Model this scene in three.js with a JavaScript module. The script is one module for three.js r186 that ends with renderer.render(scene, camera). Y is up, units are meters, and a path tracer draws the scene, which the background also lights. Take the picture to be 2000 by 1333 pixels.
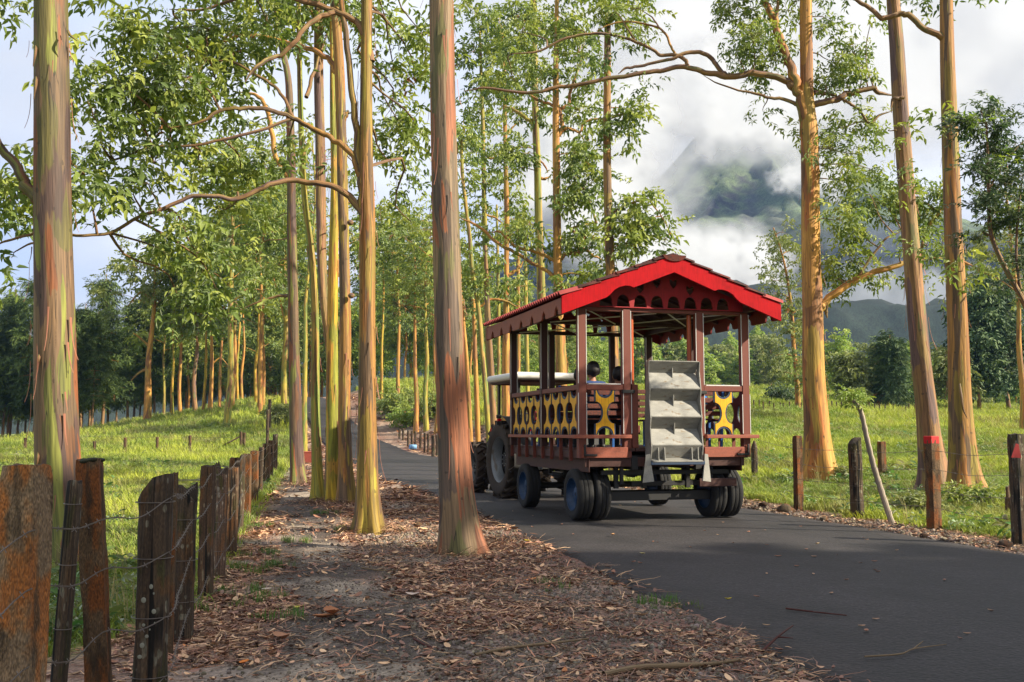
import * as THREE from 'three';
import { mergeGeometries, mergeVertices } from 'three/addons/utils/BufferGeometryUtils.js';
import { RoundedBoxGeometry } from 'three/addons/geometries/RoundedBoxGeometry.js';
import { MarchingCubes } from 'three/addons/objects/MarchingCubes.js';

// ---------------------------------------------------------------- camera, sky, sun, exposure
const EYE = 1.35, FPX = 1960, PITCH = Math.atan(178.5 / FPX);      // eye height in metres, focal length in photo pixels
const scene = new THREE.Scene();
const camera = new THREE.PerspectiveCamera(2 * Math.atan(666.5 / FPX) * 180 / Math.PI, 1024 / 682, 0.1, 4000);
camera.position.set(0, EYE, 0);
camera.rotation.x = PITCH;
const renderer = new THREE.WebGLRenderer({ antialias: true });
renderer.toneMapping = THREE.LinearToneMapping;
renderer.toneMappingExposure = 2.4;
renderer.shadowMap.enabled = true;

const SUN_DIR = new THREE.Vector3(0.955, 0.0, 0.295).normalize().multiplyScalar(Math.cos(0.56)).setY(Math.sin(0.56));
const sun = new THREE.DirectionalLight(new THREE.Color().setRGB(1.0, 0.89, 0.70), 5.0);
sun.name = 'sun';
sun.position.copy(SUN_DIR).multiplyScalar(150).add(new THREE.Vector3(0, 0, -30));
sun.target.position.set(0, 0, -30);
sun.castShadow = true; sun.shadow.radius = 1.4;
Object.assign(sun.shadow.camera, { left: -90, right: 90, top: 90, bottom: -90, near: 1, far: 400 });
sun.shadow.mapSize.set(4096, 4096);
scene.add(sun, sun.target);

// ---------------------------------------------------------------- numbers: seeded random, noise
function rng(seed) { let a = seed >>> 0; return () => { a = (a + 0x6D2B79F5) | 0; let t = Math.imul(a ^ (a >>> 15), 1 | a); t = (t + Math.imul(t ^ (t >>> 7), 61 | t)) ^ t; return ((t ^ (t >>> 14)) >>> 0) / 4294967296; }; }
const hash = (x, y, s) => { let h = (Math.imul(x, 374761393) + Math.imul(y, 668265263) + Math.imul(s, 1274126177)) | 0; h = Math.imul(h ^ (h >>> 13), 1274126177); h = Math.imul(h ^ (h >>> 15), 2246822519); return ((h ^ (h >>> 16)) >>> 0) / 4294967296; };
const mod = (a, n) => ((a % n) + n) % n;
function vn(x, y, s = 0, px = 0, py = 0) {           // value noise 0..1, periodic when px / py are given
  const ix = Math.floor(x), iy = Math.floor(y); let fx = x - ix, fy = y - iy;
  fx = fx * fx * (3 - 2 * fx); fy = fy * fy * (3 - 2 * fy);
  const x0 = px ? mod(ix, px) : ix, x1 = px ? mod(ix + 1, px) : ix + 1, y0 = py ? mod(iy, py) : iy, y1 = py ? mod(iy + 1, py) : iy + 1;
  const a = hash(x0, y0, s), b = hash(x1, y0, s), c = hash(x0, y1, s), d = hash(x1, y1, s);
  return a + (b - a) * fx + (c - a) * fy + (a - b - c + d) * fx * fy;
}
function fbm(x, y, s = 0, o = 4, px = 0, py = 0) { let v = 0, a = 0.5, t = 0; for (let i = 0; i < o; i++) { v += a * vn(x, y, s + i * 17, px, py); t += a; a *= 0.5; x *= 2; y *= 2; px *= 2; py *= 2; } return v / t; }
function vn3(x, y, z, s = 0) { const iz = Math.floor(z); let f = z - iz; f = f * f * (3 - 2 * f); return vn(x, y, s + iz * 131) * (1 - f) + vn(x, y, s + (iz + 1) * 131) * f; }
function fbm3(x, y, z, s, o = 4) { let v = 0, a = 0.5, t = 0; for (let i = 0; i < o; i++) { v += a * vn3(x, y, z, s + i * 1009); t += a; a *= 0.5; x *= 2; y *= 2; z *= 2; } return v / t; }
const clamp = (x, a = 0, b = 1) => Math.min(b, Math.max(a, x)), lerp = (a, b, t) => a + (b - a) * t;
const ss = (a, b, x) => { const t = clamp((x - a) / (b - a)); return t * t * (3 - 2 * t); };
const V = (x, y, z) => new THREE.Vector3(x, y, z);
const table = (t, x) => { if (x <= t[0][0]) return t[0][1]; for (let i = 1; i < t.length; i++) if (x <= t[i][0]) return lerp(t[i - 1][1], t[i][1], (x - t[i - 1][0]) / (t[i][0] - t[i - 1][0])); return t[t.length - 1][1]; };
const lin = (c) => { c /= 255; return c <= 0.04045 ? c / 12.92 : Math.pow((c + 0.055) / 1.055, 2.4); };
const C = (r, g, b, k = 1) => new THREE.Color().setRGB(lin(r) * k, lin(g) * k, lin(b) * k);
const enc = (l) => { l = clamp(l); return 255 * (l <= 0.0031308 ? l * 12.92 : 1.055 * Math.pow(l, 1 / 2.4) - 0.055); };

// a sight through the photograph at pixel (u, v), followed to the plane at distance d in front of the camera
const cp = Math.cos(PITCH), sp = Math.sin(PITCH);
function at(u, v, d) { const x = (u - 1000) / FPX, y = (666.5 - v) / FPX, fy = sp + y * cp, fz = -cp + y * sp, k = d / -fz; return V(x * k, EYE + fy * k, -d); }
const px = (w, d) => w / FPX * d * 1.0;            // width of w photo pixels at distance d

// ---------------------------------------------------------------- the sky: one float texture, cloud over pale blue
{
  const W = 1024, H = 512, data = new Float32Array(W * H * 4), SD = SUN_DIR;
  for (let j = 0; j < H; j++) {
    const el = ((j + 0.5) / H - 0.5) * Math.PI, y = Math.sin(el), cy = Math.cos(el);
    for (let i = 0; i < W; i++) {
      const az = ((i + 0.5) / W - 0.5) * 2 * Math.PI, x = Math.cos(az) * cy, z = Math.sin(az) * cy;   // three's equirectangular convention
      const yy = Math.max(y, 0), k = 1 / (yy + 0.32);
      const n = fbm3(x * k * 2.1 + 3, z * k * 2.1, yy * 2, 11, 5), f = fbm3(x * k * 6 + 9, z * k * 6, yy * 5, 47, 4);
      const toSun = x * SD.x + y * SD.y + z * SD.z;
      const cover = clamp(ss(0.30, 0.66, n + 0.30 * toSun + 0.10) * 0.92 + 0.08);
      const shade = lerp(0.86, 1.06, ss(0.3, 0.7, f)) * lerp(0.92, 1.08, toSun * 0.5 + 0.5);
      const up = Math.pow(clamp(yy), 0.6);
      const blue = [lerp(0.29, 0.20, up), lerp(0.34, 0.265, up), lerp(0.425, 0.40, up)];
      const cl = [0.425 * shade, 0.437 * shade, 0.462 * shade];
      const o = (j * W + i) * 4;
      for (let c = 0; c < 3; c++) data[o + c] = lerp(blue[c], cl[c], cover);
      data[o + 3] = 1;
    }
  }
  const t = new THREE.DataTexture(data, W, H, THREE.RGBAFormat, THREE.FloatType);
  t.mapping = THREE.EquirectangularReflectionMapping; t.magFilter = THREE.LinearFilter; t.needsUpdate = true;
  scene.background = t; scene.environment = t;
}
scene.fog = new THREE.FogExp2(new THREE.Color().setRGB(0.24, 0.45, 1.0), 0.00014);

// ---------------------------------------------------------------- bookkeeping: names, labels
const used = new Map();
function numbered(name) { const n = used.get(name) ?? 0; used.set(name, n + 1); return n ? name + '_' + String(n).padStart(3, '0') : name; }
function tag(o, label, category, group, kind) { if (label) o.userData.label = label; if (category) o.userData.category = category; if (group) o.userData.group = group; if (kind) o.userData.kind = kind; return o; }
function shadows(m) { m.castShadow = m.receiveShadow = true; return m; }
function thing(name, label, category, pos = [0, 0, 0], turn = 0, group) { const o = new THREE.Group(); o.name = numbered(name); o.position.set(...pos); o.rotation.y = turn; scene.add(o); return tag(o, label, category, group); }
function part(name, geo, mat, parent, label) { const m = shadows(new THREE.Mesh(Array.isArray(geo) ? merge(geo) : geo, mat)); m.name = parent === scene ? numbered(name) : name; parent.add(m); if (label) m.userData.label = label; return m; }
function structure(name, geo, mat) { const m = part(name, geo, mat, scene); m.userData.kind = 'structure'; return m; }
function merge(list) { const l = list.map((g) => { const c = g.index ? g.toNonIndexed() : g; for (const k of Object.keys(c.attributes)) if (!['position', 'normal', 'uv', 'color'].includes(k)) c.deleteAttribute(k); return c; }); const keep = l.every((g) => g.attributes.color); if (!keep) l.forEach((g) => g.deleteAttribute('color')); return mergeGeometries(l); }
function instances(name, geo, mat, mats, cols, parent) {
  const m = shadows(new THREE.InstancedMesh(geo, mat, mats.length)); m.name = parent === scene ? numbered(name) : name;
  mats.forEach((a, i) => { m.setMatrixAt(i, a); if (cols) m.setColorAt(i, cols[i]); });
  parent.add(m); m.userData.kind = 'stuff'; return m;
}
const boxg = (w, h, d, x = 0, y = 0, z = 0, r = 0.006) => (r ? new RoundedBoxGeometry(w, h, d, 1, Math.min(r, w / 3, h / 3, d / 3)) : new THREE.BoxGeometry(w, h, d)).translate(x, y, z);
function extrude(pts, depth, holes = [], bevel = 0) { const s = new THREE.Shape(pts.map((p) => new THREE.Vector2(p[0], p[1]))); for (const h of holes) s.holes.push(new THREE.Path(h.map((p) => new THREE.Vector2(p[0], p[1])))); return new THREE.ExtrudeGeometry(s, { depth, bevelEnabled: bevel > 0, bevelSize: bevel, bevelThickness: bevel, bevelSegments: 1, curveSegments: 8 }).translate(0, 0, -depth / 2); }
// a bar with a square section from a to b
function bar(a, b, w, h = w) { const d = b.clone().sub(a), L = d.length(), g = new THREE.BoxGeometry(w, L, h); const q = new THREE.Quaternion().setFromUnitVectors(V(0, 1, 0), d.normalize()); return g.applyQuaternion(q).translate(...a.clone().add(b).multiplyScalar(0.5).toArray()); }
function rod(a, b, r, n = 8, r2 = r) { const d = b.clone().sub(a), L = d.length(), g = new THREE.CylinderGeometry(r2, r, L, n); const q = new THREE.Quaternion().setFromUnitVectors(V(0, 1, 0), d.normalize()); return g.applyQuaternion(q).translate(...a.clone().add(b).multiplyScalar(0.5).toArray()); }

// ---------------------------------------------------------------- tubes: trunks, limbs, twigs, wires
function curve(pts, n) { const c = new THREE.CatmullRomCurve3(pts, false, 'centripetal'); const out = []; for (let i = 0; i <= n; i++) out.push(c.getPoint(i / n)); return out; }
function tube(pts, radii, o = {}) {                  // radii: one per point of pts; o.n segments, o.k sides, o.bump(theta, s, r) -> radius factor, o.vlen metres per texture height
  const n = o.n ?? (pts.length - 1) * 4, k = o.k ?? 10, P = curve(pts, n), m = pts.length - 1;
  const pos = [], uv = [], idx = []; let N = null, s = 0, Tp = null;
  const tr = o.turn ?? 0;
  if (o.wob) for (let i = 2; i < n; i++) { const f = i / n * m, a = Math.min(m - 1, Math.floor(f)), r = lerp(radii[a], radii[a + 1], f - a) * o.wob; P[i].x += (vn(i * 0.55, o.seed, 3) - 0.5) * r; P[i].y += (vn(i * 0.55, o.seed, 4) - 0.5) * r; P[i].z += (vn(i * 0.55, o.seed, 5) - 0.5) * r; }
  for (let i = 0; i <= n; i++) {
    const T = P[Math.min(n, i + 1)].clone().sub(P[Math.max(0, i - 1)]).normalize();
    if (!N) { N = Math.abs(T.y) > 0.9 ? V(1, 0, 0) : V(0, 1, 0); } 
    N = N.clone().addScaledVector(T, -N.dot(T)).normalize();
    const B = T.clone().cross(N);
    if (i) s += P[i].distanceTo(P[i - 1]);
    const f = i / n * m, a = Math.min(m - 1, Math.floor(f)), r0 = lerp(radii[a], radii[a + 1], f - a);
    for (let j = 0; j <= k; j++) {
      const th = (j % k) / k * 2 * Math.PI + tr, r = o.bump ? r0 * o.bump(th, s, P[i]) : r0;
      const c = Math.cos(th) * r, d = Math.sin(th) * r;
      pos.push(P[i].x + N.x * c + B.x * d, P[i].y + N.y * c + B.y * d, P[i].z + N.z * c + B.z * d);
      uv.push(j / k * (o.ru ?? 1) + (o.u0 ?? 0), s / (o.vlen ?? 6) + (o.v0 ?? 0));
    }
  }
  const w = k + 1;
  for (let i = 0; i < n; i++) for (let j = 0; j < k; j++) { const a = i * w + j, b = a + 1, c = a + w, d = c + 1; idx.push(a, b, c, b, d, c); }
  if (o.cap !== false) { const e = pos.length / 3, q = P[n]; pos.push(q.x, q.y, q.z); uv.push(0.5, s / (o.vlen ?? 6)); for (let j = 0; j < k; j++) idx.push(n * w + j, n * w + j + 1, e); }
  const g = new THREE.BufferGeometry();
  g.setAttribute('position', new THREE.Float32BufferAttribute(pos, 3)); g.setAttribute('uv', new THREE.Float32BufferAttribute(uv, 2)); g.setIndex(idx); g.computeVertexNormals();
  const nr = g.attributes.normal;
  for (let i = 0; i <= n; i++) { const a = i * w, b = a + k, v = V(nr.getX(a) + nr.getX(b), nr.getY(a) + nr.getY(b), nr.getZ(a) + nr.getZ(b)).normalize(); nr.setXYZ(a, v.x, v.y, v.z); nr.setXYZ(b, v.x, v.y, v.z); }
  return g;
}

// ---------------------------------------------------------------- textures
function tex(w, h, f, o = {}) {
  const d = new Uint8Array(w * h * 4);
  for (let y = 0; y < h; y++) for (let x = 0; x < w; x++) { const c = f(x / w, y / h), i = (y * w + x) * 4; if (typeof c === 'number') { d[i] = d[i + 1] = d[i + 2] = clamp(c) * 255; } else { d[i] = c[0]; d[i + 1] = c[1]; d[i + 2] = c[2]; } d[i + 3] = 255; }
  const t = new THREE.DataTexture(d, w, h); t.wrapS = t.wrapT = THREE.RepeatWrapping; t.magFilter = t.minFilter = THREE.LinearFilter; if (!o.data) t.colorSpace = THREE.SRGBColorSpace; t.needsUpdate = true; return t;
}
const mixc = (a, b, t) => [a[0] + (b[0] - a[0]) * t, a[1] + (b[1] - a[1]) * t, a[2] + (b[2] - a[2]) * t];
// rainbow bark: long tapering patches of peeled colour over one another, fine vertical fibres, dark cracks
function bark(seed, base, layers, k = 1, w = 320, h = 800) {
  return tex(w, h, (x, y) => {
    const wx = x + (vn(x * 5, y * 7, seed + 1, 5, 7) - 0.5) * 0.10 + (vn(x * 12, y * 20, seed + 2, 12, 20) - 0.5) * 0.025;
    let c = mixc(base[0], base[1], ss(0.25, 0.75, fbm(wx * 5, y * 4, seed + 3, 4, 5, 4)));
    layers.forEach((l, i) => {
      const [col, thr, fx, fy] = l, n = fbm(wx * fx, y * fy, seed + 31 * (i + 2), 2, fx, fy), m = ss(thr, thr + 0.022, n + (vn(wx * fx * 9, y * fy * 3, seed + i, fx * 9, fy * 3) - 0.5) * 0.10);
      c = mixc(c, mixc(col, col.map((q) => q * 0.72), vn(wx * 20, y * 10, seed + 9, 20, 10)), m * 0.92);
    });
    const fib = vn(x * 150, y * 26, seed + 77, 150, 26), fib2 = vn(x * 60, y * 9, seed + 78, 60, 9);
    let g = 0.74 + 0.28 * fib + 0.24 * (fib2 - 0.5);
    const cr = Math.abs(fbm(wx * 16, y * 5, seed + 91, 3, 16, 5) - 0.5); g *= 1 - 0.45 * (1 - ss(0.004, 0.016, cr)) * ss(0.5, 0.72, vn(x * 7, y * 9, seed + 92, 7, 9));
    const sc = vn(x * 40, y * 60, seed + 93, 40, 60); g *= sc > 0.93 ? 0.72 : 1;
    return [clamp(c[0] * g * k, 0, 255), clamp(c[1] * g * k, 0, 255), clamp(c[2] * g * k, 0, 255)];
  });
}
const T = {
  barkGrey: bark(101, [[100, 80, 58], [124, 96, 66]], [[[140, 92, 58], 0.62, 5, 5], [[116, 108, 54], 0.63, 8, 8], [[100, 74, 66], 0.64, 6, 5], [[158, 92, 52], 0.71, 8, 5], [[138, 142, 58], 0.705, 10, 6]], 1, 512, 1280),
  barkRose: bark(202, [[124, 104, 80], [146, 118, 84]], [[[122, 112, 70], 0.58, 5, 5], [[112, 92, 78], 0.62, 5, 4], [[190, 114, 74], 0.685, 7, 5], [[134, 128, 72], 0.70, 8, 7], [[206, 124, 80], 0.72, 8, 7]], 1, 512, 1280),
  barkLime: bark(303, [[156, 132, 66], [186, 150, 70]], [[[172, 168, 62], 0.52, 5, 5], [[206, 184, 60], 0.60, 6, 5], [[150, 108, 62], 0.64, 6, 5], [[138, 154, 66], 0.66, 5, 5]]),
  barkOlive: bark(606, [[150, 112, 58], [176, 130, 62]], [[[184, 124, 58], 0.58, 5, 4], [[118, 94, 70], 0.60, 6, 4], [[166, 142, 58], 0.64, 6, 5], [[184, 168, 64], 0.71, 9, 6]]),
  barkTan: bark(404, [[188, 132, 60], [208, 150, 66]], [[[204, 122, 58], 0.60, 6, 3], [[204, 166, 70], 0.62, 6, 4], [[160, 106, 60], 0.61, 5, 5], [[178, 156, 70], 0.70, 6, 5]]),
  barkDusk: bark(505, [[132, 96, 66], [162, 116, 74]], [[[166, 124, 72], 0.58, 6, 4], [[122, 92, 88], 0.60, 6, 5], [[178, 144, 84], 0.66, 7, 5], [[140, 136, 76], 0.70, 6, 6]]),
  barkBump: tex(256, 512, (x, y) => 0.5 * vn(x * 40, y * 10, 5, 40, 10) + 0.3 * fbm(x * 10, y * 6, 6, 4, 10, 6) + 0.2 * vn(x * 128, y * 60, 7, 128, 60), { data: true }),
  // broad blotches, used to vary what is under it (linear multiplier around 0.5)
  speck: tex(512, 512, (x, y) => 0.34 * fbm(x * 24, y * 24, 3, 4, 24, 24) + 0.4 * vn(x * 128, y * 128, 4, 128, 128) + 0.26 * vn(x * 256, y * 256, 8, 256, 256), { data: true }),
  asphalt: tex(512, 512, (x, y) => {
    const n = fbm(x * 6, y * 6, 21, 4, 6, 6), s = hash(Math.floor(x * 340), Math.floor(y * 340), 5), g = vn(x * 240, y * 240, 22, 240, 240);
    let v = 84 + 34 * (n - 0.5) + 62 * (g - 0.5) + (s > 0.94 ? 56 : s < 0.08 ? -34 : 0); return [v * 1.0, v * 0.97, v * 0.99];
  }),
  rough: tex(384, 384, (x, y) => 0.55 * vn(x * 170, y * 170, 22, 170, 170) + 0.45 * fbm(x * 20, y * 20, 23, 4, 20, 20), { data: true }),
  paintWear: tex(256, 256, (x, y) => { const n = fbm(x * 8, y * 8, 61, 5, 8, 8), g = vn(x * 120, y * 8, 62, 120, 8); const ch = ss(0.66, 0.70, fbm(x * 14, y * 14, 63, 3, 14, 14)), du = ss(0.5, 0.75, n); const v = 216 + 60 * (n - 0.5) + 34 * (g - 0.5); return mixc(mixc([v, v, v], [v * 0.92, v * 0.86, v * 0.8], du * 0.8), [150, 130, 120], ch * 0.16); }),
  metalWear: tex(256, 256, (x, y) => { const n = fbm(x * 6, y * 6, 71, 5, 6, 6), m = vn(x * 200, y * 200, 72, 200, 200), r = ss(0.66, 0.78, fbm(x * 9, y * 7, 73, 4, 9, 7)); let v = 196 + 70 * (n - 0.5) + 34 * (m - 0.5); return mixc([v, v * 0.985, v * 0.95], [150, 120, 86], r * 0.55); }),
  wood: tex(256, 512, (x, y) => { const w = x + 0.03 * fbm(x * 4, y * 3, 82, 3, 4, 3), g = vn(w * 60, y * 5, 81, 60, 5), n = fbm(x * 5, y * 6, 83, 4, 5, 6), cr = vn(w * 26, y * 2, 84, 26, 2); let v = 150 + 80 * (g - 0.5) + 90 * (n - 0.5) - (cr > 0.8 ? 60 : 0); return [clamp(v, 0, 255), clamp(v * 0.97, 0, 255), clamp(v * 0.93, 0, 255)]; }),
  oldwood: tex(320, 640, (x, y) => { const w = x + 0.04 * fbm(x * 4, y * 3, 182, 3, 4, 3), g = vn(w * 70, y * 6, 181, 70, 6), n = fbm(x * 5, y * 5, 183, 4, 5, 5), cr = ss(0.74, 0.84, vn(w * 22, y * 3, 184, 22, 3)), fine = vn(x * 160, y * 120, 185, 160, 120); let c = mixc([132, 116, 100], [92, 76, 64], n); c = mixc(c, [146, 104, 62], ss(0.60, 0.74, fbm(x * 5, y * 8, 186, 4, 5, 8)) * 0.6); c = mixc(c, [84, 88, 46], ss(0.58, 0.70, fbm(x * 7, y * 6, 187, 4, 7, 6)) * 0.7); c = mixc(c, [176, 178, 168], ss(0.72, 0.76, fbm(x * 18, y * 22, 188, 2, 18, 22)) * 0.8); const k = (0.66 + 0.5 * g) * (1 - 0.75 * cr) * (0.8 + 0.4 * fine); return c.map((q) => clamp(q * k, 0, 255)); }),
  lichen: tex(384, 384, (x, y) => { const n = fbm(x * 5, y * 5, 91, 5, 5, 5), o = ss(0.48, 0.66, fbm(x * 4, y * 7, 92, 5, 4, 7)), d = ss(0.5, 0.7, fbm(x * 9, y * 9, 93, 4, 9, 9)), g = vn(x * 170, y * 170, 94, 170, 170); let c = mixc([146, 130, 108], [178, 118, 62], o); c = mixc(c, [84, 72, 54], d * 0.75); const k = 0.72 + 0.5 * g * (0.6 + n); return c.map((q) => clamp(q * k, 0, 255)); }),
};
const std = (c, o = {}) => new THREE.MeshStandardMaterial({ color: c, roughness: 0.85, ...o });
const barkMat = (map) => std(new THREE.Color(0.92, 0.92, 0.92), { map, roughness: 0.72, bumpMap: T.barkBump, bumpScale: 0.012 });
const M = {
  grey: barkMat(T.barkGrey), rose: barkMat(T.barkRose), lime: barkMat(T.barkLime), gold: barkMat(T.barkLime), tan: barkMat(T.barkTan), olive: barkMat(T.barkOlive), dusk: barkMat(T.barkDusk),
};
M.gold.color.setRGB(1.22, 1.0, 0.55); M.olive.color.setRGB(1.0, 0.94, 0.86);
// ---------------------------------------------------------------- the land
const HALF = 2.45;
const ROADX = [[-20, 6.6], [-6, 5.4], [2, 4.72], [5, 4.30], [8, 3.74], [11, 3.12], [15, 2.25], [19, 1.35], [25, 0.0], [31, -1.75], [42, -4.1], [54, -6.3], [70, -10.6], [90, -16.2], [110, -22.4], [140, -33], [200, -52]];
function roadX(d) { return (table(ROADX, d - 1.5) + table(ROADX, d) * 2 + table(ROADX, d + 1.5)) / 4; }
const roadN = (d) => { const s = (roadX(d + 0.5) - roadX(d - 0.5)); return 1 / Math.sqrt(1 + s * s); };     // sideways distance = dx * roadN
const off = (x, d) => (x - roadX(d)) * roadN(d);   // metres right of the middle of the road
const fenceX = (d) => -1.03 - 0.2 * d + 0.0 * d;   // the fence on the near left
const HILL = [[-0.9, 0.0], [-0.5, 0.0], [-0.43, 0.9], [-0.357, 2.5], [-0.28, 4.1], [-0.2, 5.2], [-0.13, 5.6], [0, 6.0], [0.23, 5.9], [0.33, 5.0], [0.46, 3.9], [0.9, 3.2]];
function lie(x, d) {                                 // the broad lie of the land
  if (d < 1) return 0;
  const o = off(x, d), w = ss(2, 16, o), tl = ss(58, 112, d), tr = Math.pow(clamp((d - 20) / 92), 1.25);
  return table(HILL, x / d) * lerp(tl, tr, w) + 0.3 * ss(HALF + 1.4, HALF + 6, o) * ss(-4, 6, d) + ss(115, 200, d) * 0 ;
}
function groundY(x, d) {
  const o = off(x, d), onRoad = 1 - ss(HALF - 0.35, HALF + 0.03, Math.abs(o));
  const field = ss(0.3, 2, fenceX(d) - x) + ss(HALF + 1, HALF + 3, o);
  const b = (fbm(x * 0.55, d * 0.55, 7, 3) - 0.5) * lerp(0.10, 0.30, clamp(field)) + (fbm(x * 0.13, d * 0.13, 9, 2) - 0.5) * 0.5 * clamp(field) * ss(12, 40, d) + (vn(x * 3.1, d * 3.1, 8) - 0.5) * 0.03;
  return lie(x, d) + b * (1 - onRoad) - 0.045 * onRoad + bankL(x, d);
}
function bankL(x, d) { const o = off(x, d); return 0.5 * ss(55, 72, d) * (ss(HALF, HALF + 3.5, -o)) + 0.9 * ss(50, 66, d) * ss(HALF + 1.5, HALF + 7, o) * (1 - ss(HALF + 14, HALF + 30, o)); }
const roadY = (d) => lie(roadX(d), d);
const onGround = (x, d, dy = 0) => V(x, groundY(x, d) + dy, -d);
function groundAt(u, v, d0 = 3, d1 = 130) {          // where the sight through pixel (u, v) meets the land
  let p = at(u, v, d0); for (let d = d0; d < d1; d += 0.05 + d * 0.003) { p = at(u, v, d); if (p.y <= groundY(p.x, d)) return p; } return p;
}
const litterAt = (x, d) => { const o = off(x, d); const left = ss(-0.25, 0.5, x - fenceX(d) + 1.5 * (1 - ss(4.5, 8, d))) * (o < 0 ? 1 : 0) * (1 - ss(75, 110, d) * ss(6, 12, -o)); const far = o > 0 ? ss(48, 56, d) * (1 - ss(HALF + 4, HALF + 5.5, o)) : 0; const sh = o > 0 ? 1 - ss(HALF + 0.7, HALF + 1.3, o + (vn(x * 1.3, d * 1.3, 55) - 0.5) * 0.9) : 0; return clamp(Math.max(left, far, sh)); };
// the worn wet path that runs through the leaf litter
const PATH = [[2.5, -0.62], [4.6, -0.82], [5.6, -0.95], [6.6, -1.0], [8, -1.32], [9.5, -1.75], [12, -2.3], [16, -3.2], [24, -5.2], [40, -9]];
const pathAt = (x, d) => { const w = 0.30 + 0.22 * vn(d * 0.9, 3, 71) + 0.22 * (1 - ss(5.5, 8, d)); return 1 - ss(w * 0.6, w * 1.5, Math.abs(x - table(PATH, d) + (vn(d * 1.4, 1, 72) - 0.5) * 0.4)); };
{
  const xs = [], ds = [];
  const axis = (a, from, to, step, grow) => { let x = from; const out = []; while (x < to) { out.push(x); x += step(x); } out.push(to); return out; };
  for (const x of axis(0, -420, 420, (x) => { const m = Math.abs(x - 1); return m < 9 ? 0.16 : 0.16 + (m - 9) * 0.075; })) xs.push(x);
  for (const d of axis(0, -60, 1500, (d) => (d < 1 ? 2.5 : d < 26 ? 0.16 : 0.16 + (d - 26) * 0.035))) ds.push(d);
  const pos = [], col = [], uv = [], idx = [], W = xs.length;
  for (const d of ds) for (const x of xs) {
    const y = groundY(x, d); pos.push(x, d > 1 ? y : Math.min(y, 0), -d); uv.push(x / 2.2, d / 2.2);
    const n = fbm(x * 0.9, d * 0.9, 31, 4), n2 = fbm(x * 3.2, d * 3.2, 33, 3), L = litterAt(x, d), o = off(x, d);
    let g = mixc([0.15, 0.195, 0.024], [0.27, 0.305, 0.038], n); g = mixc(g, [0.09, 0.075, 0.035], ss(0.58, 0.75, n2) * 0.7);
    let l = mixc([0.19, 0.112, 0.080], [0.36, 0.245, 0.180], ss(0.3, 0.7, n2)); l = mixc(l, [0.20, 0.10, 0.072], ss(0.5, 0.7, n));
    l = mixc(l, [0.34, 0.285, 0.23], ss(0.55, 0.7, fbm(x * 0.5, d * 0.5, 41, 3)) * 0.6);
    if (o < 0 && d > 0) { const p = pathAt(x, d); l = mixc(l, mixc([0.064, 0.050, 0.041], [0.33, 0.265, 0.20], ss(0.54, 0.66, fbm(x * 1.7, d * 1.1, 43, 4))), p * 0.92); }
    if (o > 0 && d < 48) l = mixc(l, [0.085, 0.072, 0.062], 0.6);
    const c = mixc(g, l, L); col.push(c[0] * 1.75, c[1] * 1.75, c[2] * 1.75);
  }
  for (let j = 0; j < ds.length - 1; j++) for (let i = 0; i < W - 1; i++) { const a = j * W + i, b = a + 1, c = a + W, e = c + 1; idx.push(a, b, c, b, e, c); }
  const g = new THREE.BufferGeometry();
  g.setAttribute('position', new THREE.Float32BufferAttribute(pos, 3)); g.setAttribute('color', new THREE.Float32BufferAttribute(col, 3)); g.setAttribute('uv', new THREE.Float32BufferAttribute(uv, 2)); g.setIndex(idx); g.computeVertexNormals();
  structure('ground', g, std(new THREE.Color(1, 1, 1), { vertexColors: true, map: T.speck, roughness: 0.95, bumpMap: T.speck, bumpScale: 0.03 }));
}
{ // the road: a cambered strip of worn asphalt with ragged thick edges
  const pos = [], uv = [], idx = [], K = 24, D = [], col = []; for (let d = -22; d < 150; d += d < 30 ? 0.25 : 1) D.push(d);
  D.forEach((d) => {
    const n = roadN(d), s = Math.sqrt(1 - n * n) * Math.sign(roadX(d + 0.5) - roadX(d - 0.5)), y0 = roadY(d);
    for (let k = 0; k <= K; k++) {
      const edge = k === 0 || k === K; let o = lerp(-HALF, HALF, clamp((k - 1) / (K - 2)));
      if (k < 2 || k > K - 2) o += (fbm(d * 1.6, k < 2 ? 1 : 9, 51, 3) - 0.5) * 0.26 + (vn(d * 9, k < 2 ? 1 : 9, 53) - 0.5) * 0.07;
      if (edge) o += k ? 0.05 : -0.05;
      pos.push(roadX(d) + o * n, y0 + 0.026 - 0.012 * (o / HALF) ** 2 - (edge ? 0.11 : 0), -d + o * s); uv.push(o / 3, d / 3);
      const tr = Math.exp(-(((Math.abs(o) - 0.85) / 0.32) ** 2)), p = fbm(o * 0.7 + 9, d * 0.22, 57, 4), q = fbm(o * 2.2, d * 0.7, 58, 3), dust = ss(HALF - 0.5, HALF, Math.abs(o) + (q - 0.5) * 0.5), c0 = 0.80 + 0.18 * tr + 1.1 * (p - 0.5) - 0.38 * ss(0.62, 0.7, q) * (1 - tr); const cc = mixc([c0, c0 * 0.965, c0 * 0.98], [1.25, 1.02, 0.86], dust * 0.55); col.push(...cc);
    }
  });
  for (let j = 0; j < D.length - 1; j++) for (let k = 0; k < K; k++) { const a = j * (K + 1) + k, b = a + 1, c = a + K + 1, e = c + 1; idx.push(a, b, c, b, e, c); }
  const g = new THREE.BufferGeometry(); g.setAttribute('position', new THREE.Float32BufferAttribute(pos, 3)); g.setAttribute('uv', new THREE.Float32BufferAttribute(uv, 2)); g.setAttribute('color', new THREE.Float32BufferAttribute(col, 3)); g.setIndex(idx); g.computeVertexNormals();
  structure('road', g, std(new THREE.Color(0.205, 0.192, 0.194), { vertexColors: true, map: T.asphalt, roughness: 0.78, bumpMap: T.rough, bumpScale: 0.008 }));
}
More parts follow.
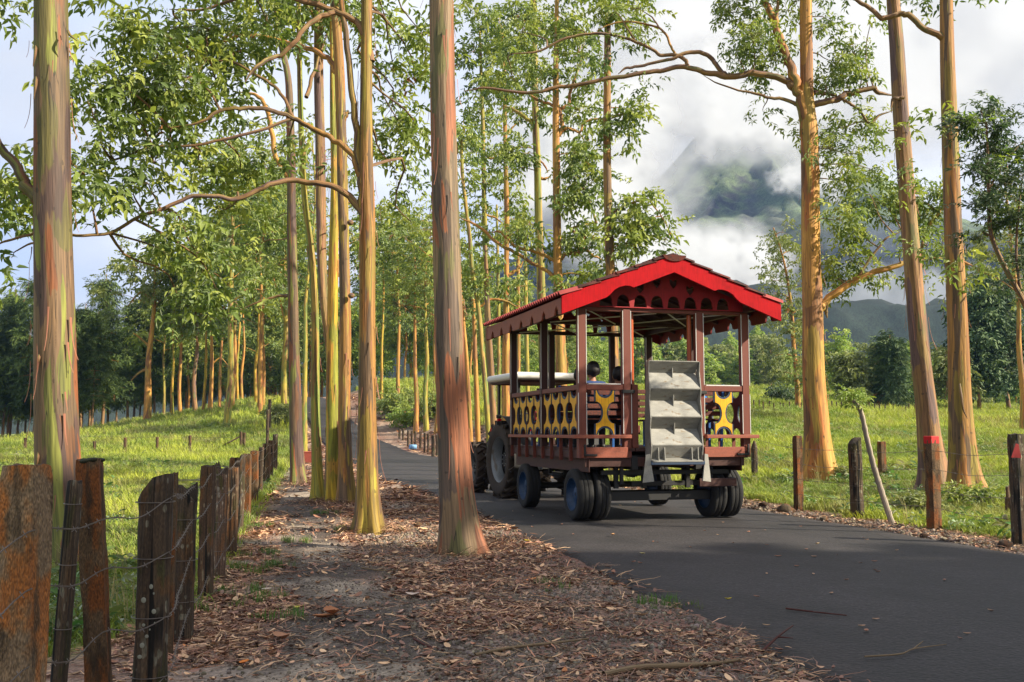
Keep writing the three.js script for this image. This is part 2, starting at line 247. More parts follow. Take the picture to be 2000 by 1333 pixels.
const ROAD_TOP = (x, d) => roadY(d) + 0.022;

// ---------------------------------------------------------------- the volcano and the hills at its foot
const MD = 900, MX = 225, MTOP = 335;
function mountY(x, z) {
  const dx = x - MX, dz = z + MD, r = Math.hypot(dx, dz), th = Math.atan2(dz, dx);
  const rid = 1 - Math.abs(2 * fbm(th * 7 + 20, r * 0.004, 61, 4) - 1), rid2 = 1 - Math.abs(2 * fbm(th * 19 + 40, r * 0.010, 67, 3) - 1);
  let h = MTOP * Math.exp(-r / 290) - 30 * ss(280, 600, r) - (rid * 17 + rid2 * 9) * ss(20, 120, r) * (1 - ss(330, 520, r)) + 8;
  const foot = 27 * ss(-380, -620, z) * (0.55 + 0.65 * fbm(x * 0.006 + 5, z * 0.006, 63, 3)) * (0.45 + 0.55 * ss(-250, 60, x));
  h = Math.max(h, 0) * 0.97 + foot * (1 - ss(60, 170, h));
  const tree = 1 - ss(120, 200, h);
  return h + (fbm(x * 0.11, z * 0.11, 65, 3) - 0.5) * lerp(5, 13, tree) + 2;
}
{
  const pos = [], col = [], uv = [], idx = [], xs = [], zs = [];
  for (let x = -560; x <= 860; x += 6) xs.push(x); for (let z = -400; z >= -1150; z -= 6) zs.push(z);
  for (const z of zs) for (const x of xs) {
    const y = mountY(x, z), edge = ss(-400, -440, z); pos.push(x, lerp(-2, y, edge), z); uv.push(x / 40, z / 40);
    const dx = x - MX, dz = z + MD, r = Math.hypot(dx, dz), th = Math.atan2(dz, dx), n = fbm(x * 0.03, z * 0.03, 71, 4), gully = ss(0.50, 0.60, fbm(th * 46 + 7, r * 0.012, 73, 3)), lava = gully * (0.35 + 0.65 * Math.exp(-(((th - 1.98) / 0.16) ** 2))) * ss(95, 140, y);
    let c = mixc([0.008, 0.017, 0.014], [0.020, 0.033, 0.024], ss(0.3, 0.7, n)); c = mixc(c, mixc([0.155, 0.20, 0.10], [0.08, 0.125, 0.075], n), ss(110, 170, y)); c = mixc(c, [0.07, 0.065, 0.08], lava * 0.95);
    col.push(...c.map((q) => q * 1.8));
  }
  const W = xs.length; for (let j = 0; j < zs.length - 1; j++) for (let i = 0; i < W - 1; i++) { const a = j * W + i, b = a + 1, c = a + W, e = c + 1; idx.push(a, b, c, b, e, c); }
  const g = new THREE.BufferGeometry(); g.setAttribute('position', new THREE.Float32BufferAttribute(pos, 3)); g.setAttribute('color', new THREE.Float32BufferAttribute(col, 3)); g.setAttribute('uv', new THREE.Float32BufferAttribute(uv, 2)); g.setIndex(idx); g.computeVertexNormals();
  structure('mountain', g, std(new THREE.Color(1, 1, 1), { vertexColors: true, map: T.speck, roughness: 1 }));
}
// ---------------------------------------------------------------- banks of cloud on the volcano: lens-shaped bodies that thin out to nothing at their rims
const cloudMats = [[0.30, 0.318, 0.350], [0.15, 0.17, 0.205]].map((c) => new THREE.MeshStandardMaterial({ color: new THREE.Color(...c), roughness: 1, metalness: 0, vertexColors: true, transparent: true, side: THREE.DoubleSide }));
function cloud(u, v, ru, rv, d, dens, seed, low, label, amp = 0.8) {
  const c = at(u, v, d), rx = px(ru, d), ry = px(rv, d), rz = Math.min(rx, ry) * 0.12, NX = 150, NY = 96, gs = [];
  for (const side of [1, -1]) {
    const pos = [], nor = [], col = [], idx = [];
    for (let j = 0; j <= NY; j++) for (let i = 0; i <= NX; i++) {
      const s = i / NX * 2 - 1, t = j / NY * 2 - 1, r = Math.sqrt(s * s + t * t), n = fbm(s * rx / ry * 2.2 + seed, t * 2.2, seed, 4), n2 = fbm(s * rx / ry * 4 + seed, t * 4, seed + 5, 3);
      const body = 1 - r + (n - 0.5) * amp, a = clamp(ss(0.0, 0.62, body) * dens * (0.85 + 0.3 * n2)) * ss(1.0, 0.82, Math.max(Math.abs(s), Math.abs(t)));
      const z = side * rz * Math.max(0, 1 - r * r); const q = V(s * 0.12 + (n - 0.5) * 0.5 + 0.35, t * 0.15 + (n2 - 0.5) * 0.5 + 0.45, side).normalize(); nor.push(q.x, q.y, q.z);
      pos.push(s * rx, t * ry, z); col.push(1, 1, 1, side > 0 ? a : a * 0.6);
    }
    for (let j = 0; j < NY; j++) for (let i = 0; i < NX; i++) { const a = j * (NX + 1) + i, b = a + 1, e = a + NX + 1, f = e + 1; if (side > 0) idx.push(a, b, e, b, f, e); else idx.push(a, e, b, b, e, f); }
    const g = new THREE.BufferGeometry(); g.setAttribute('position', new THREE.Float32BufferAttribute(pos, 3)); g.setAttribute('normal', new THREE.Float32BufferAttribute(nor, 3)); g.setAttribute('color', new THREE.Float32BufferAttribute(col, 4)); g.setIndex(idx); gs.push(g);
  }
  const g = mergeGeometries(gs);
  const m = new THREE.Mesh(g, cloudMats[low]); m.name = numbered('cloud'); m.position.copy(c); m.receiveShadow = true; scene.add(m);
  tag(m, label, 'cloud', 'clouds on the volcano'); 
}
cloud(1660, 60, 860, 330, 700, 1.0, 3, 0, 'large white cloud that hides the top of the volcano', 0.4);
cloud(1400, 195, 340, 150, 600, 1.0, 45, 0, 'cloud shelf just above the bare lava streaks', 0.6);
cloud(1165, 290, 255, 265, 560, 1.0, 41, 0, 'tall cloud over the hidden shoulder of the volcano', 0.6);
cloud(1210, 445, 150, 190, 540, 1.0, 8, 0, 'white cloud spilling down the volcano flank above the red trailer roof');
cloud(1375, 555, 220, 150, 500, 1.0, 12, 0, 'pale mist low on the volcano behind the roof ridge');
cloud(1600, 345, 120, 60, 590, 0.9, 17, 0, 'thin cloud beside the bare lava streaks');
cloud(1770, 600, 300, 110, 450, 0.9, 21, 1, 'grey mist over the dark foothills behind the leaning trunk');
cloud(1745, 470, 150, 60, 520, 0.5, 27, 0, 'wisp of cloud between the two big trunks');
cloud(3150, -110, 1000, 480, 460, 1.0, 51, 0, 'heavy cloud over the valley outside the picture that shades the foothills', 0.3);
// ---------------------------------------------------------------- the covered trailer
const P = {
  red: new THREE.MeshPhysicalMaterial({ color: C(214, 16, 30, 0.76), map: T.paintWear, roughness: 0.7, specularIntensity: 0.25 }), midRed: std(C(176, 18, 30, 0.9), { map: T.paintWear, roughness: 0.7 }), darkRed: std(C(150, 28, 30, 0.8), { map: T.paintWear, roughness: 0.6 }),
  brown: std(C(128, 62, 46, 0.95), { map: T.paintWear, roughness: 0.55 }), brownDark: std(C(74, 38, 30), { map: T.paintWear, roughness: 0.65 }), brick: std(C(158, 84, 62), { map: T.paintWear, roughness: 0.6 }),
  orange: std(C(190, 86, 30), { map: T.paintWear, roughness: 0.4 }), yellow: std(C(250, 186, 10), { map: T.paintWear, roughness: 0.5 }), navy: std(C(36, 54, 78), { roughness: 0.55 }), white: std(C(206, 204, 200), { roughness: 0.5 }),
  tile: std(C(132, 66, 58), { map: T.lichen, roughness: 0.9 }), tileEnd: std(C(176, 76, 74), { map: T.paintWear, roughness: 0.9 }), steel: std(C(168, 169, 168), { map: T.metalWear, roughness: 0.62, metalness: 0.15 }), black: std(C(26, 26, 28), { roughness: 0.6 }), iron: std(C(34, 33, 34), { map: T.paintWear, roughness: 0.7 }),
  rubber: std(C(25, 25, 26), { roughness: 0.88, bumpMap: T.rough, bumpScale: 0.004 }), mud: std(C(64, 54, 46), { map: T.paintWear, roughness: 0.95 }), rimBlue: std(C(26, 66, 108), { map: T.paintWear, roughness: 0.5 }), rimGrey: std(C(158, 166, 178), { map: T.metalWear, roughness: 0.45, metalness: 0.3 }), seatBlue: std(C(30, 84, 150), { roughness: 0.5 }), bench: std(C(146, 62, 38), { map: T.wood, roughness: 0.6 }), grey: std(C(170, 172, 176), { map: T.metalWear, roughness: 0.5, metalness: 0.4 }), lens: std(C(200, 20, 24), { roughness: 0.25 }), bolt: std(C(150, 150, 148), { roughness: 0.4, metalness: 0.7 }),
};
function lathe(prof, n = 28) { return new THREE.LatheGeometry(prof.map((p) => new THREE.Vector2(p[0], p[1])), n); }
const tyreGeo = (R, w, r) => lathe([[r, -w * 0.42], [R * 0.80, -w * 0.5], [R * 0.93, -w * 0.47], [R * 0.985, -w * 0.40], [R, -w * 0.3], [R, -w * 0.16], [R - 0.012, -w * 0.15], [R - 0.012, -w * 0.11], [R, -w * 0.10], [R, w * 0.10], [R - 0.012, w * 0.11], [R - 0.012, w * 0.15], [R, w * 0.16], [R, w * 0.3], [R * 0.985, w * 0.40], [R * 0.93, w * 0.47], [R * 0.80, w * 0.5], [r, w * 0.42]], 40).rotateZ(Math.PI / 2);
const TR = thing('covered_trailer', 'brown covered passenger trailer with red gabled roof and folded white steps', 'trailer', [2.315, 0.032, -15.21], 15.6 * Math.PI / 180);
{
  const up = (n, g, m, l) => part(n, g, m, TR, l), ups = (n, list, m, p = TR) => list.forEach((g) => part(n, g, m, p));
  const HW = 1.34, ZF = -3.72, ZM = -1.86, DECK = 1.06;
  // chassis, axles, wheels
  for (const x of [-0.52, 0.52]) up('chassis_beam', boxg(0.10, 0.20, 3.9, x, 0.86, -1.9), P.iron);
  for (const z of [-0.1, -1.0, -1.95, -2.9, -3.7]) up('crossmember', boxg(2.5, 0.09, 0.09, 0, 0.93, z), P.iron);
  const tyre = tyreGeo(0.385, 0.25, 0.24), rim = lathe([[0.02, 0.05], [0.10, 0.05], [0.12, 0.02], [0.205, 0.0], [0.235, 0.06], [0.245, 0.11], [0.25, 0.115], [0.25, -0.11], [0.235, -0.1], [0.21, -0.05], [0.02, -0.05]], 32).rotateZ(Math.PI / 2);
  const nut = new THREE.CylinderGeometry(0.014, 0.014, 0.03, 6).rotateZ(Math.PI / 2);
  const wheel = (x, z, side, dual) => { const w = new THREE.Group(); w.name = 'wheel'; w.position.set(x, 0.385, z); TR.add(w); part('tyre', tyre, P.rubber, w); const r = part('rim', rim, P.rimBlue, w); r.scale.x = side; r.rotation.y = side > 0 ? 0 : 0; const ns = []; for (let i = 0; i < 8; i++) { const a = i / 8 * 6.283; ns.push(nut.clone().translate(-0.03 * side, Math.sin(a) * 0.085, Math.cos(a) * 0.085)); } if (!dual) ups('wheel_nut', ns, P.bolt, w); };
  for (const [z, dual] of [[-0.46, 1], [-3.1, 0]]) {
    up('axle', rod(V(-1.2, 0.385, z), V(1.2, 0.385, z), 0.055, 10), P.iron);
    for (const s of [-1, 1]) { wheel(s * 1.23, z, -s, 0); if (dual) wheel(s * 0.955, z, -s, 1); up('leaf_spring', [0, 1, 2, 3].map((i) => boxg(0.07, 0.016, 0.9 - i * 0.2, s * 0.7, 0.55 - i * 0.018 + 0.02, z)), P.iron); ups('spring_hanger', [-0.42, 0.42].map((q) => boxg(0.05, 0.3, 0.06, s * 0.7, 0.7, z + q)), P.iron); }
  }
  up('rear_bar', boxg(2.0, 0.14, 0.08, 0.1, 0.36, -0.28), P.black); up('brake_beam', boxg(1.3, 0.07, 0.07, 0.15, 0.55, -0.16), P.iron); up('mud_board', boxg(0.62, 0.12, 0.03, 0.85, 0.56, 0.02), P.brownDark);
  up('chassis_plate', boxg(2.1, 0.07, 0.05, 0.05, 0.72, -0.12), P.black); ups('chassis_post', [-0.75, -0.3, 0.42, 0.8].map((x) => boxg(0.07, 0.36, 0.06, x, 0.66, -0.14)), P.iron);
  ups('drawbar', [bar(V(-0.5, 0.7, -3.7), V(0, 0.55, -4.7), 0.08), bar(V(0.5, 0.7, -3.7), V(0, 0.55, -4.7), 0.08)], P.iron);
  // deck of planks, skirt boards and their brackets
  for (let i = 0; i < 13; i++) up('deck_plank', boxg(0.196, 0.05, 3.92, -1.224 + i * 0.204, DECK, -1.9), P.brownDark);
  for (const s of [-1, 1]) { up('side_sill', boxg(0.06, 0.11, 3.95, s * 1.31, 0.985, -1.9), P.brownDark); for (let i = 0; i < 8; i++) up('side_bracket', boxg(0.055, 0.34, 0.012, s * 1.365, 1.06, -0.42 - i * 0.47, 0), P.brown); up('skirt_board', boxg(0.02, 0.20, 3.9, s * 1.24, 0.83, -1.9), P.brownDark); }
  for (const [a, b] of [[-1.36, -0.62], [0.60, 1.38]]) { up('end_board', boxg(b - a - 0.03, 0.155, 0.05, (a + b) / 2, 1.02, 0.05), P.brick); up('latch', [boxg(0.03, 0.16, 0.03, a < 0 ? a + 0.04 : b - 0.04, 1.06, 0.09), boxg(0.2, 0.03, 0.03, a < 0 ? a + 0.13 : b - 0.13, 0.985, 0.09)], P.black); }
  up('end_sill', boxg(2.6, 0.14, 0.06, 0, 0.88, 0.0), P.brownDark);
  // posts with white edging
  const post = (x, z, w, h0, h1, edge, m) => { const q = up('post', boxg(w, h1 - h0, w, x, (h0 + h1) / 2, z, 0.008), m); if (edge) for (const e of [-1, 1]) part('white_edge', boxg(0.008, h1 - 2.06, 0.010, x + e * (w / 2 + 0.0045), (h1 + 2.06) / 2 - 0.02, z + w / 2 - 0.003, 0), P.white, q); if (edge) for (const e of [-1, 1]) part('white_edge', boxg(0.008, 0.6, 0.010, x + e * (w / 2 + 0.0045), 1.6, z + w / 2 - 0.003, 0), P.white, q); };
  for (const s of [-1, 1]) { post(s * HW, 0, 0.118, 0.94, 3.16, 1, P.brown); post(s * HW, ZM, 0.11, 1.09, 3.14, 1, P.brownDark); post(s * HW, ZF, 0.11, 1.09, 3.14, 1, P.brownDark); }
  post(-0.63, 0, 0.12, 0.94, 3.16, 1, P.brown); post(0.57, 0, 0.115, 0.94, 3.16, 1, P.brown); post(-0.6, ZF, 0.1, 1.09, 3.14, 0, P.brownDark); post(0.6, ZF, 0.1, 1.09, 3.14, 0, P.brownDark);
  for (const x of [-0.50, 0.46]) up('hand_pole', [rod(V(x, 1.08, -0.09), V(x, 3.12, -0.09), 0.036, 14)], P.orange);
  up('door_jamb', boxg(0.10, 0.95, 0.08, -0.50, 1.56, 0.0), P.brown); up('door_jamb', boxg(0.06, 1.0, 0.08, 0.50, 1.5, -0.02), P.brown);
  // rails
  const rail = (n, a, b, w, h, m) => up(n, boxg(b[0] === a[0] ? w : Math.abs(b[0] - a[0]), h, b[1] === a[1] ? w : Math.abs(b[1] - a[1]), (a[0] + b[0]) / 2, a[2], (a[1] + b[1]) / 2, 0.008), m);
  for (const s of [-1, 1]) for (const [z0, z1] of [[-0.06, ZM + 0.055], [ZM - 0.055, ZF + 0.055]]) { rail('top_rail', [s * HW, z1, 1.985], [s * HW, z0], 0.09, 0.075, P.brown); rail('lower_rail', [s * 1.37, z1 - 0.05, 1.255], [s * 1.37, z0 + 0.05], 0.14, 0.05, P.brick); }
  for (const [a, b] of [[-1.28, -0.69], [0.63, 1.28]]) { rail('top_rail', [a, 0, 1.985], [b, 0], 0.10, 0.085, P.brown); up('rail_cap', boxg(b - a - 0.08, 0.014, 0.08, (a + b) / 2, 2.036, 0.01, 0), P.white); }
  rail('lower_rail', [-1.5, 0.09, 1.255], [-0.60, 0.09], 0.12, 0.055, P.brick); rail('lower_rail', [0.62, 0.09, 1.255], [1.50, 0.09], 0.12, 0.055, P.brick);
  up('front_rail', boxg(2.5, 0.08, 0.08, 0, 1.985, ZF), P.brownDark);
  for (const x of [-0.62, 0.56]) up('hinge_strap', boxg(0.2, 0.05, 0.06, x, 1.925, 0.065), P.black);
  // dog-bone panels: navy edge, yellow face, brown back
  const bone = (w, h, q) => { const W = w / 2, H = h / 2, out = [], arc = (cx, cy, r, a0, a1, n = 12) => { for (let i = 0; i <= n; i++) { const a = a0 + (a1 - a0) * i / n; out.push([cx + Math.cos(a) * r * 1, cy + Math.sin(a) * r]); } };
    const rs = W * 0.74 - q, rt = W * 0.66 + q, D2 = Math.PI / 180;
    out.push([W - q, H]); arc(0, H + 0.02, rt, -8 * D2, -172 * D2); out.push([-W + q, H]); out.push([-W + q, H * 0.52]);
    for (let i = 0; i <= 14; i++) { const a = i / 14 * Math.PI; out.push([-W + q + Math.sin(a) * (W * 0.70), Math.cos(a) * H * 0.5]); }
    out.push([-W + q, -H]); arc(0, -H - 0.01, rt * 1.05, 172 * D2, 8 * D2); out.push([W - q, -H]); out.push([W - q, -H * 0.52]);
    for (let i = 0; i <= 14; i++) { const a = i / 14 * Math.PI; out.push([W - q - Math.sin(a) * (W * 0.70), -Math.cos(a) * H * 0.5]); }
    return out; };
  const bNavy = extrude(bone(0.33, 0.665, 0), 0.022), bYel = extrude(bone(0.33, 0.65, 0.022), 0.008).translate(0, 0, 0.0145), bBack = extrude(bone(0.325, 0.66, 0.003), 0.008).translate(0, 0, -0.0145);
  const panel = (x, z, turn, w = 1) => { const p = up('dogbone_panel', bNavy, P.navy); p.position.set(x, 1.61, z); p.rotation.y = turn; p.scale.x = w; part('yellow_face', bYel, P.yellow, p); part('brown_back', bBack, P.brown, p); };
  panel(-0.985, 0.03, 0); panel(0.955, 0.03, 0, 0.98);
  for (const s of [-1, 1]) for (const [z0, z1] of [[-0.06, ZM + 0.05], [ZM - 0.05, ZF + 0.05]]) for (let i = 0; i < 4; i++) panel(s * 1.345, lerp(z0, z1, (i + 0.5) / 4), s * Math.PI / 2, 1.26);
  for (const x of [-1.0, 0, 1.0]) panel(x, ZF - 0.02, Math.PI);
  // beams, gable arcades
  for (const z of [0.0, ZM, ZF]) up('tie_beam', boxg(2.8, 0.055, 0.07, 0, 3.155, z), z === 0 ? P.brown : P.brownDark);
  for (const s of [-1, 1]) up('wall_plate', boxg(0.08, 0.07, 4.3, s * HW, 3.205, -1.86), P.brownDark);
  const arcade = () => { const holes = [], n = 8, w = 0.275; for (let i = 0; i < n; i++) { const cx = (i - (n - 1) / 2) * w, hh = [], r = 0.095; for (let k = 0; k <= 12; k++) { const a = Math.PI * k / 12; hh.push([cx + Math.cos(a) * r, 3.275 + Math.sin(a) * r * 1.15]); } hh.push([cx - r - 0.012, 3.20], [cx + r + 0.012, 3.20]); holes.push(hh); }
    for (let i = -2; i < 2; i++) { const cx = (i + 0.5) * w, y = 3.5 + (Math.abs(i + 0.5) < 1 ? 0.08 : -0.01); holes.push([[cx, y - 0.085], [cx + 0.055, y - 0.02], [cx + 0.07, y + 0.06], [cx + 0.03, y + 0.065], [cx, y + 0.035], [cx - 0.03, y + 0.065], [cx - 0.07, y + 0.06], [cx - 0.055, y - 0.02]]); }
    return extrude([[-1.3, 3.185], [1.3, 3.185], [1.3, 3.33], [0, 3.80], [-1.3, 3.33]], 0.03, holes); };
  const arc = arcade(); up('gable_arcade', arc.clone().translate(0, 0, 0.06), P.midRed); up('gable_arcade', arc.clone().translate(0, 0, ZF - 0.02), P.darkRed);
  // roof: boards, rafters, rod braces, tile courses, ridge
  const ZR = 0.40, ZB = -4.12, RL = ZR - ZB, ZC = (ZR + ZB) / 2, EX = 1.77, EYV = 3.265, AP = 3.945, sl = Math.atan2(AP - EYV, EX), SL = Math.hypot(EX, AP - EYV);
  for (const s of [-1, 1]) {
    up('roof_board', new THREE.BoxGeometry(SL - 0.05, 0.018, RL - 0.08).rotateZ(-s * sl).translate(s * EX / 2, (AP + EYV) / 2 - 0.035, ZC), P.brownDark);
    for (let i = 0; i < 8; i++) up('rafter', bar(V(s * 0.02, AP - 0.09, ZR - 0.25 - i * 0.575), V(s * (EX - 0.06), EYV - 0.075, ZR - 0.25 - i * 0.575), 0.045, 0.06), P.brownDark);
    for (const f of [0.35, 0.68]) up('purlin', boxg(0.05, 0.045, RL - 0.1, s * EX * f, lerp(AP, EYV, f) - 0.115, ZC), P.brownDark);
    for (const [z0, z1] of [[-0.06, ZM], [ZM, ZF]]) ups('brace_rod', [rod(V(s * 1.25, 3.17, z0), V(s * 0.05, 3.15, z1), 0.011, 6), rod(V(s * 0.1, 3.13, z0), V(s * 1.25, 3.15, z1), 0.011, 6)], P.white);
    const NC = 6, cl = SL / NC + 0.06;
    for (let c = 0; c < NC; c++) { // one course of barrel tiles, its lower lip lying on the next
      const pos = [], uv = [], idx = [], N = 41 * 6;
      for (let j = 0; j < 4; j++) for (let i = 0; i <= N; i++) {
        const z = lerp(ZB - 0.02, ZR + 0.03, i / N), wv = Math.abs(Math.sin(i / 6 * Math.PI)) * (c === NC - 1 ? 0.062 : 0.042), t = c * SL / NC + (j < 2 ? -0.02 : cl - 0.04), hgt = (j < 2 ? 0.006 : 0.036) + wv - (j === 0 || j === 3 ? 0.014 + wv * 0.15 : 0);
        const x = Math.cos(sl) * t - 0 + Math.sin(sl) * hgt, y = AP - Math.sin(sl) * t + Math.cos(sl) * hgt; pos.push(s * x, y, z); uv.push(z * 0.8, t * 0.8 + c * 0.37);
      }
      for (let j = 0; j < 3; j++) for (let i = 0; i < N; i++) { const a = j * (N + 1) + i, b = a + 1, e = a + N + 1, f = e + 1; if (s < 0) idx.push(a, e, b, b, e, f); else idx.push(a, b, e, b, f, e); }
      const g = new THREE.BufferGeometry(); g.setAttribute('position', new THREE.Float32BufferAttribute(pos, 3)); g.setAttribute('uv', new THREE.Float32BufferAttribute(uv, 2)); g.setIndex(idx); g.computeVertexNormals(); up('tile_course', g, c === NC - 1 ? P.tileEnd : P.tile);
    }
    // scalloped eave board along the side
    const o = [[ZR - 0.0, EYV + 0.0], [ZB, EYV + 0.0], [ZB, EYV - 0.215]];
    for (let i = 0; i < 7; i++) { const z = lerp(ZB, ZR, (i + 0.75) / 7.25); o.push([z - 0.12, EYV - 0.235], [z - 0.085, EYV - 0.215], [z - 0.075, EYV - 0.16], [z - 0.04, EYV - 0.13], [z, EYV - 0.095], [z + 0.04, EYV - 0.13], [z + 0.075, EYV - 0.16], [z + 0.085, EYV - 0.215], [z + 0.12, EYV - 0.235]); }
    o.push([ZR, EYV - 0.235]);
    up('eave_board', extrude(o, 0.028).rotateY(-Math.PI / 2).translate(s * (EX - 0.03), 0, 0), s < 0 ? P.brick : P.darkRed);
    // barge board on the gable, with its cusp
    const prof = [[0, 3.955], [EX + 0.0, 3.275], [EX + 0.0, 3.02], [1.08, 3.285], [1.02, 3.335], [0.96, 3.40], [0.88, 3.445], [0.79, 3.468], [0.72, 3.468], [0.655, 3.445], [0, 3.70]].map((p) => [p[0] * s, p[1]]); if (s < 0) prof.reverse();
    up('barge_board', extrude(prof, 0.035, [], 0.003).translate(0, 0, ZR - 0.01), P.red); up('barge_board', extrude(prof.map((p) => [p[0] * 0.995, p[1] - 0.004]), 0.03).translate(0, 0, ZB + 0.05), P.darkRed);
  }
  { const g = []; for (let i = 0; i < 12; i++) g.push(new THREE.CylinderGeometry(0.15 - (i % 2) * 0.004, 0.162, 0.40, 14, 1, false, -Math.PI / 2, Math.PI).rotateX(Math.PI / 2).rotateZ(0).scale(1.25, 0.62, 1).translate(0, 0, 0)); g.forEach((q, i) => up('ridge_tile', q.translate(0, AP + 0.01 + (i % 2) * 0.006, ZR - 0.17 - i * 0.376), P.tile)); }
  // folded steps
  const SW = 0.405, SX = 0.07, saw = [[2.385, 0.20], [2.21, 0.07], [1.97, 0.23], [1.79, 0.08], [1.55, 0.25], [1.37, 0.10], [1.13, 0.27], [0.93, 0.16], [0.885, 0.30]];
  const stair = new THREE.Group(); stair.name = 'folding_steps'; stair.position.set(SX, 0, 0); TR.add(stair);
  for (let i = 0; i < saw.length - 1; i++) { const [y0, z0] = saw[i], [y1, z1] = saw[i + 1], L = Math.hypot(y1 - y0, z1 - z0); const m = part(i % 2 ? 'step' : 'step_back', new RoundedBoxGeometry(2 * SW, L + 0.006, 0.02, 1, 0.006).rotateX(-Math.atan2(z1 - z0, y0 - y1)).translate(0, (y0 + y1) / 2, (z0 + z1) / 2 + (i % 2 ? 0.002 : 0)), P.steel, stair); m.geometry.computeVertexNormals(); }
  for (let i = 0; i < 3; i++) { const [y0, z0] = saw[i * 2], [y1, z1] = saw[i * 2 + 1], [y2, z2] = saw[i * 2 + 2]; part('gusset', extrude([[z0 - 0.06, y0 - 0.09], [z1, y1 + 0.01], [lerp(z1, z2, 0.42), lerp(y1, y2, 0.42)]].map((p) => [p[0], p[1]]), 0.012).rotateY(-Math.PI / 2).translate(0.0, 0, 0), P.steel, stair); }
  for (const x of [-0.30, -0.20, 0.24, 0.34]) part('gusset', extrude([[0.26, 1.12], [0.12, 1.08], [0.15, 0.92], [0.28, 0.90]], 0.012).rotateY(-Math.PI / 2).translate(x, 0, 0), P.steel, stair);
  for (const s of [-1, 1]) { part('stringer', extrude([[0.13, 2.38], [0.22, 2.38], [0.20, 2.22], [0.245, 1.95], [0.22, 1.8], [0.265, 1.53], [0.24, 1.38], [0.285, 1.11], [0.25, 0.9], [0.05, 0.9], [0.03, 1.4]], 0.014).rotateY(-Math.PI / 2).translate(s * (SW + 0.009), 0, 0), P.steel, stair);
    part('foot_plate', extrude([[-0.07, 0.60], [0.10, 0.58], [0.07, 0.80], [0.045, 0.99], [-0.02, 1.0], [-0.03, 0.85]].map((p) => [p[0] * s, p[1]]), 0.02).rotateY(s * 0.35).translate(s * (SW + 0.05), 0, 0.27), P.steel, stair); }
  part('kick_bar', boxg(2 * SW + 0.06, 0.05, 0.06, 0, 0.865, 0.27), P.navy, stair);
  // benches
  for (const z of [-0.55, -1.55, -2.6]) for (const s of [-1, 1]) {
    const b = new THREE.Group(); b.name = 'bench'; b.position.set(s * 0.84, DECK + 0.025, z); TR.add(b);
    for (let i = 0; i < 4; i++) part('seat_slat', boxg(0.84, 0.025, 0.085, 0, 0.44, -0.05 - i * 0.105), P.bench, b);
    for (let i = 0; i < 5; i++) part('back_slat', boxg(0.84, 0.075, 0.022, 0, 0.53 + i * 0.105, 0.03 + i * 0.016), P.bench, b);
    for (const q of [-0.36, 0.36]) ups('bench_leg', [bar(V(q, 0, 0.03), V(q, 0.99, 0.115), 0.035), bar(V(q, 0, -0.38), V(q, 0.43, -0.38), 0.035), bar(V(q, 0.42, -0.4), V(q, 0.42, 0.05), 0.03)], P.seatBlue, b);
  }
}
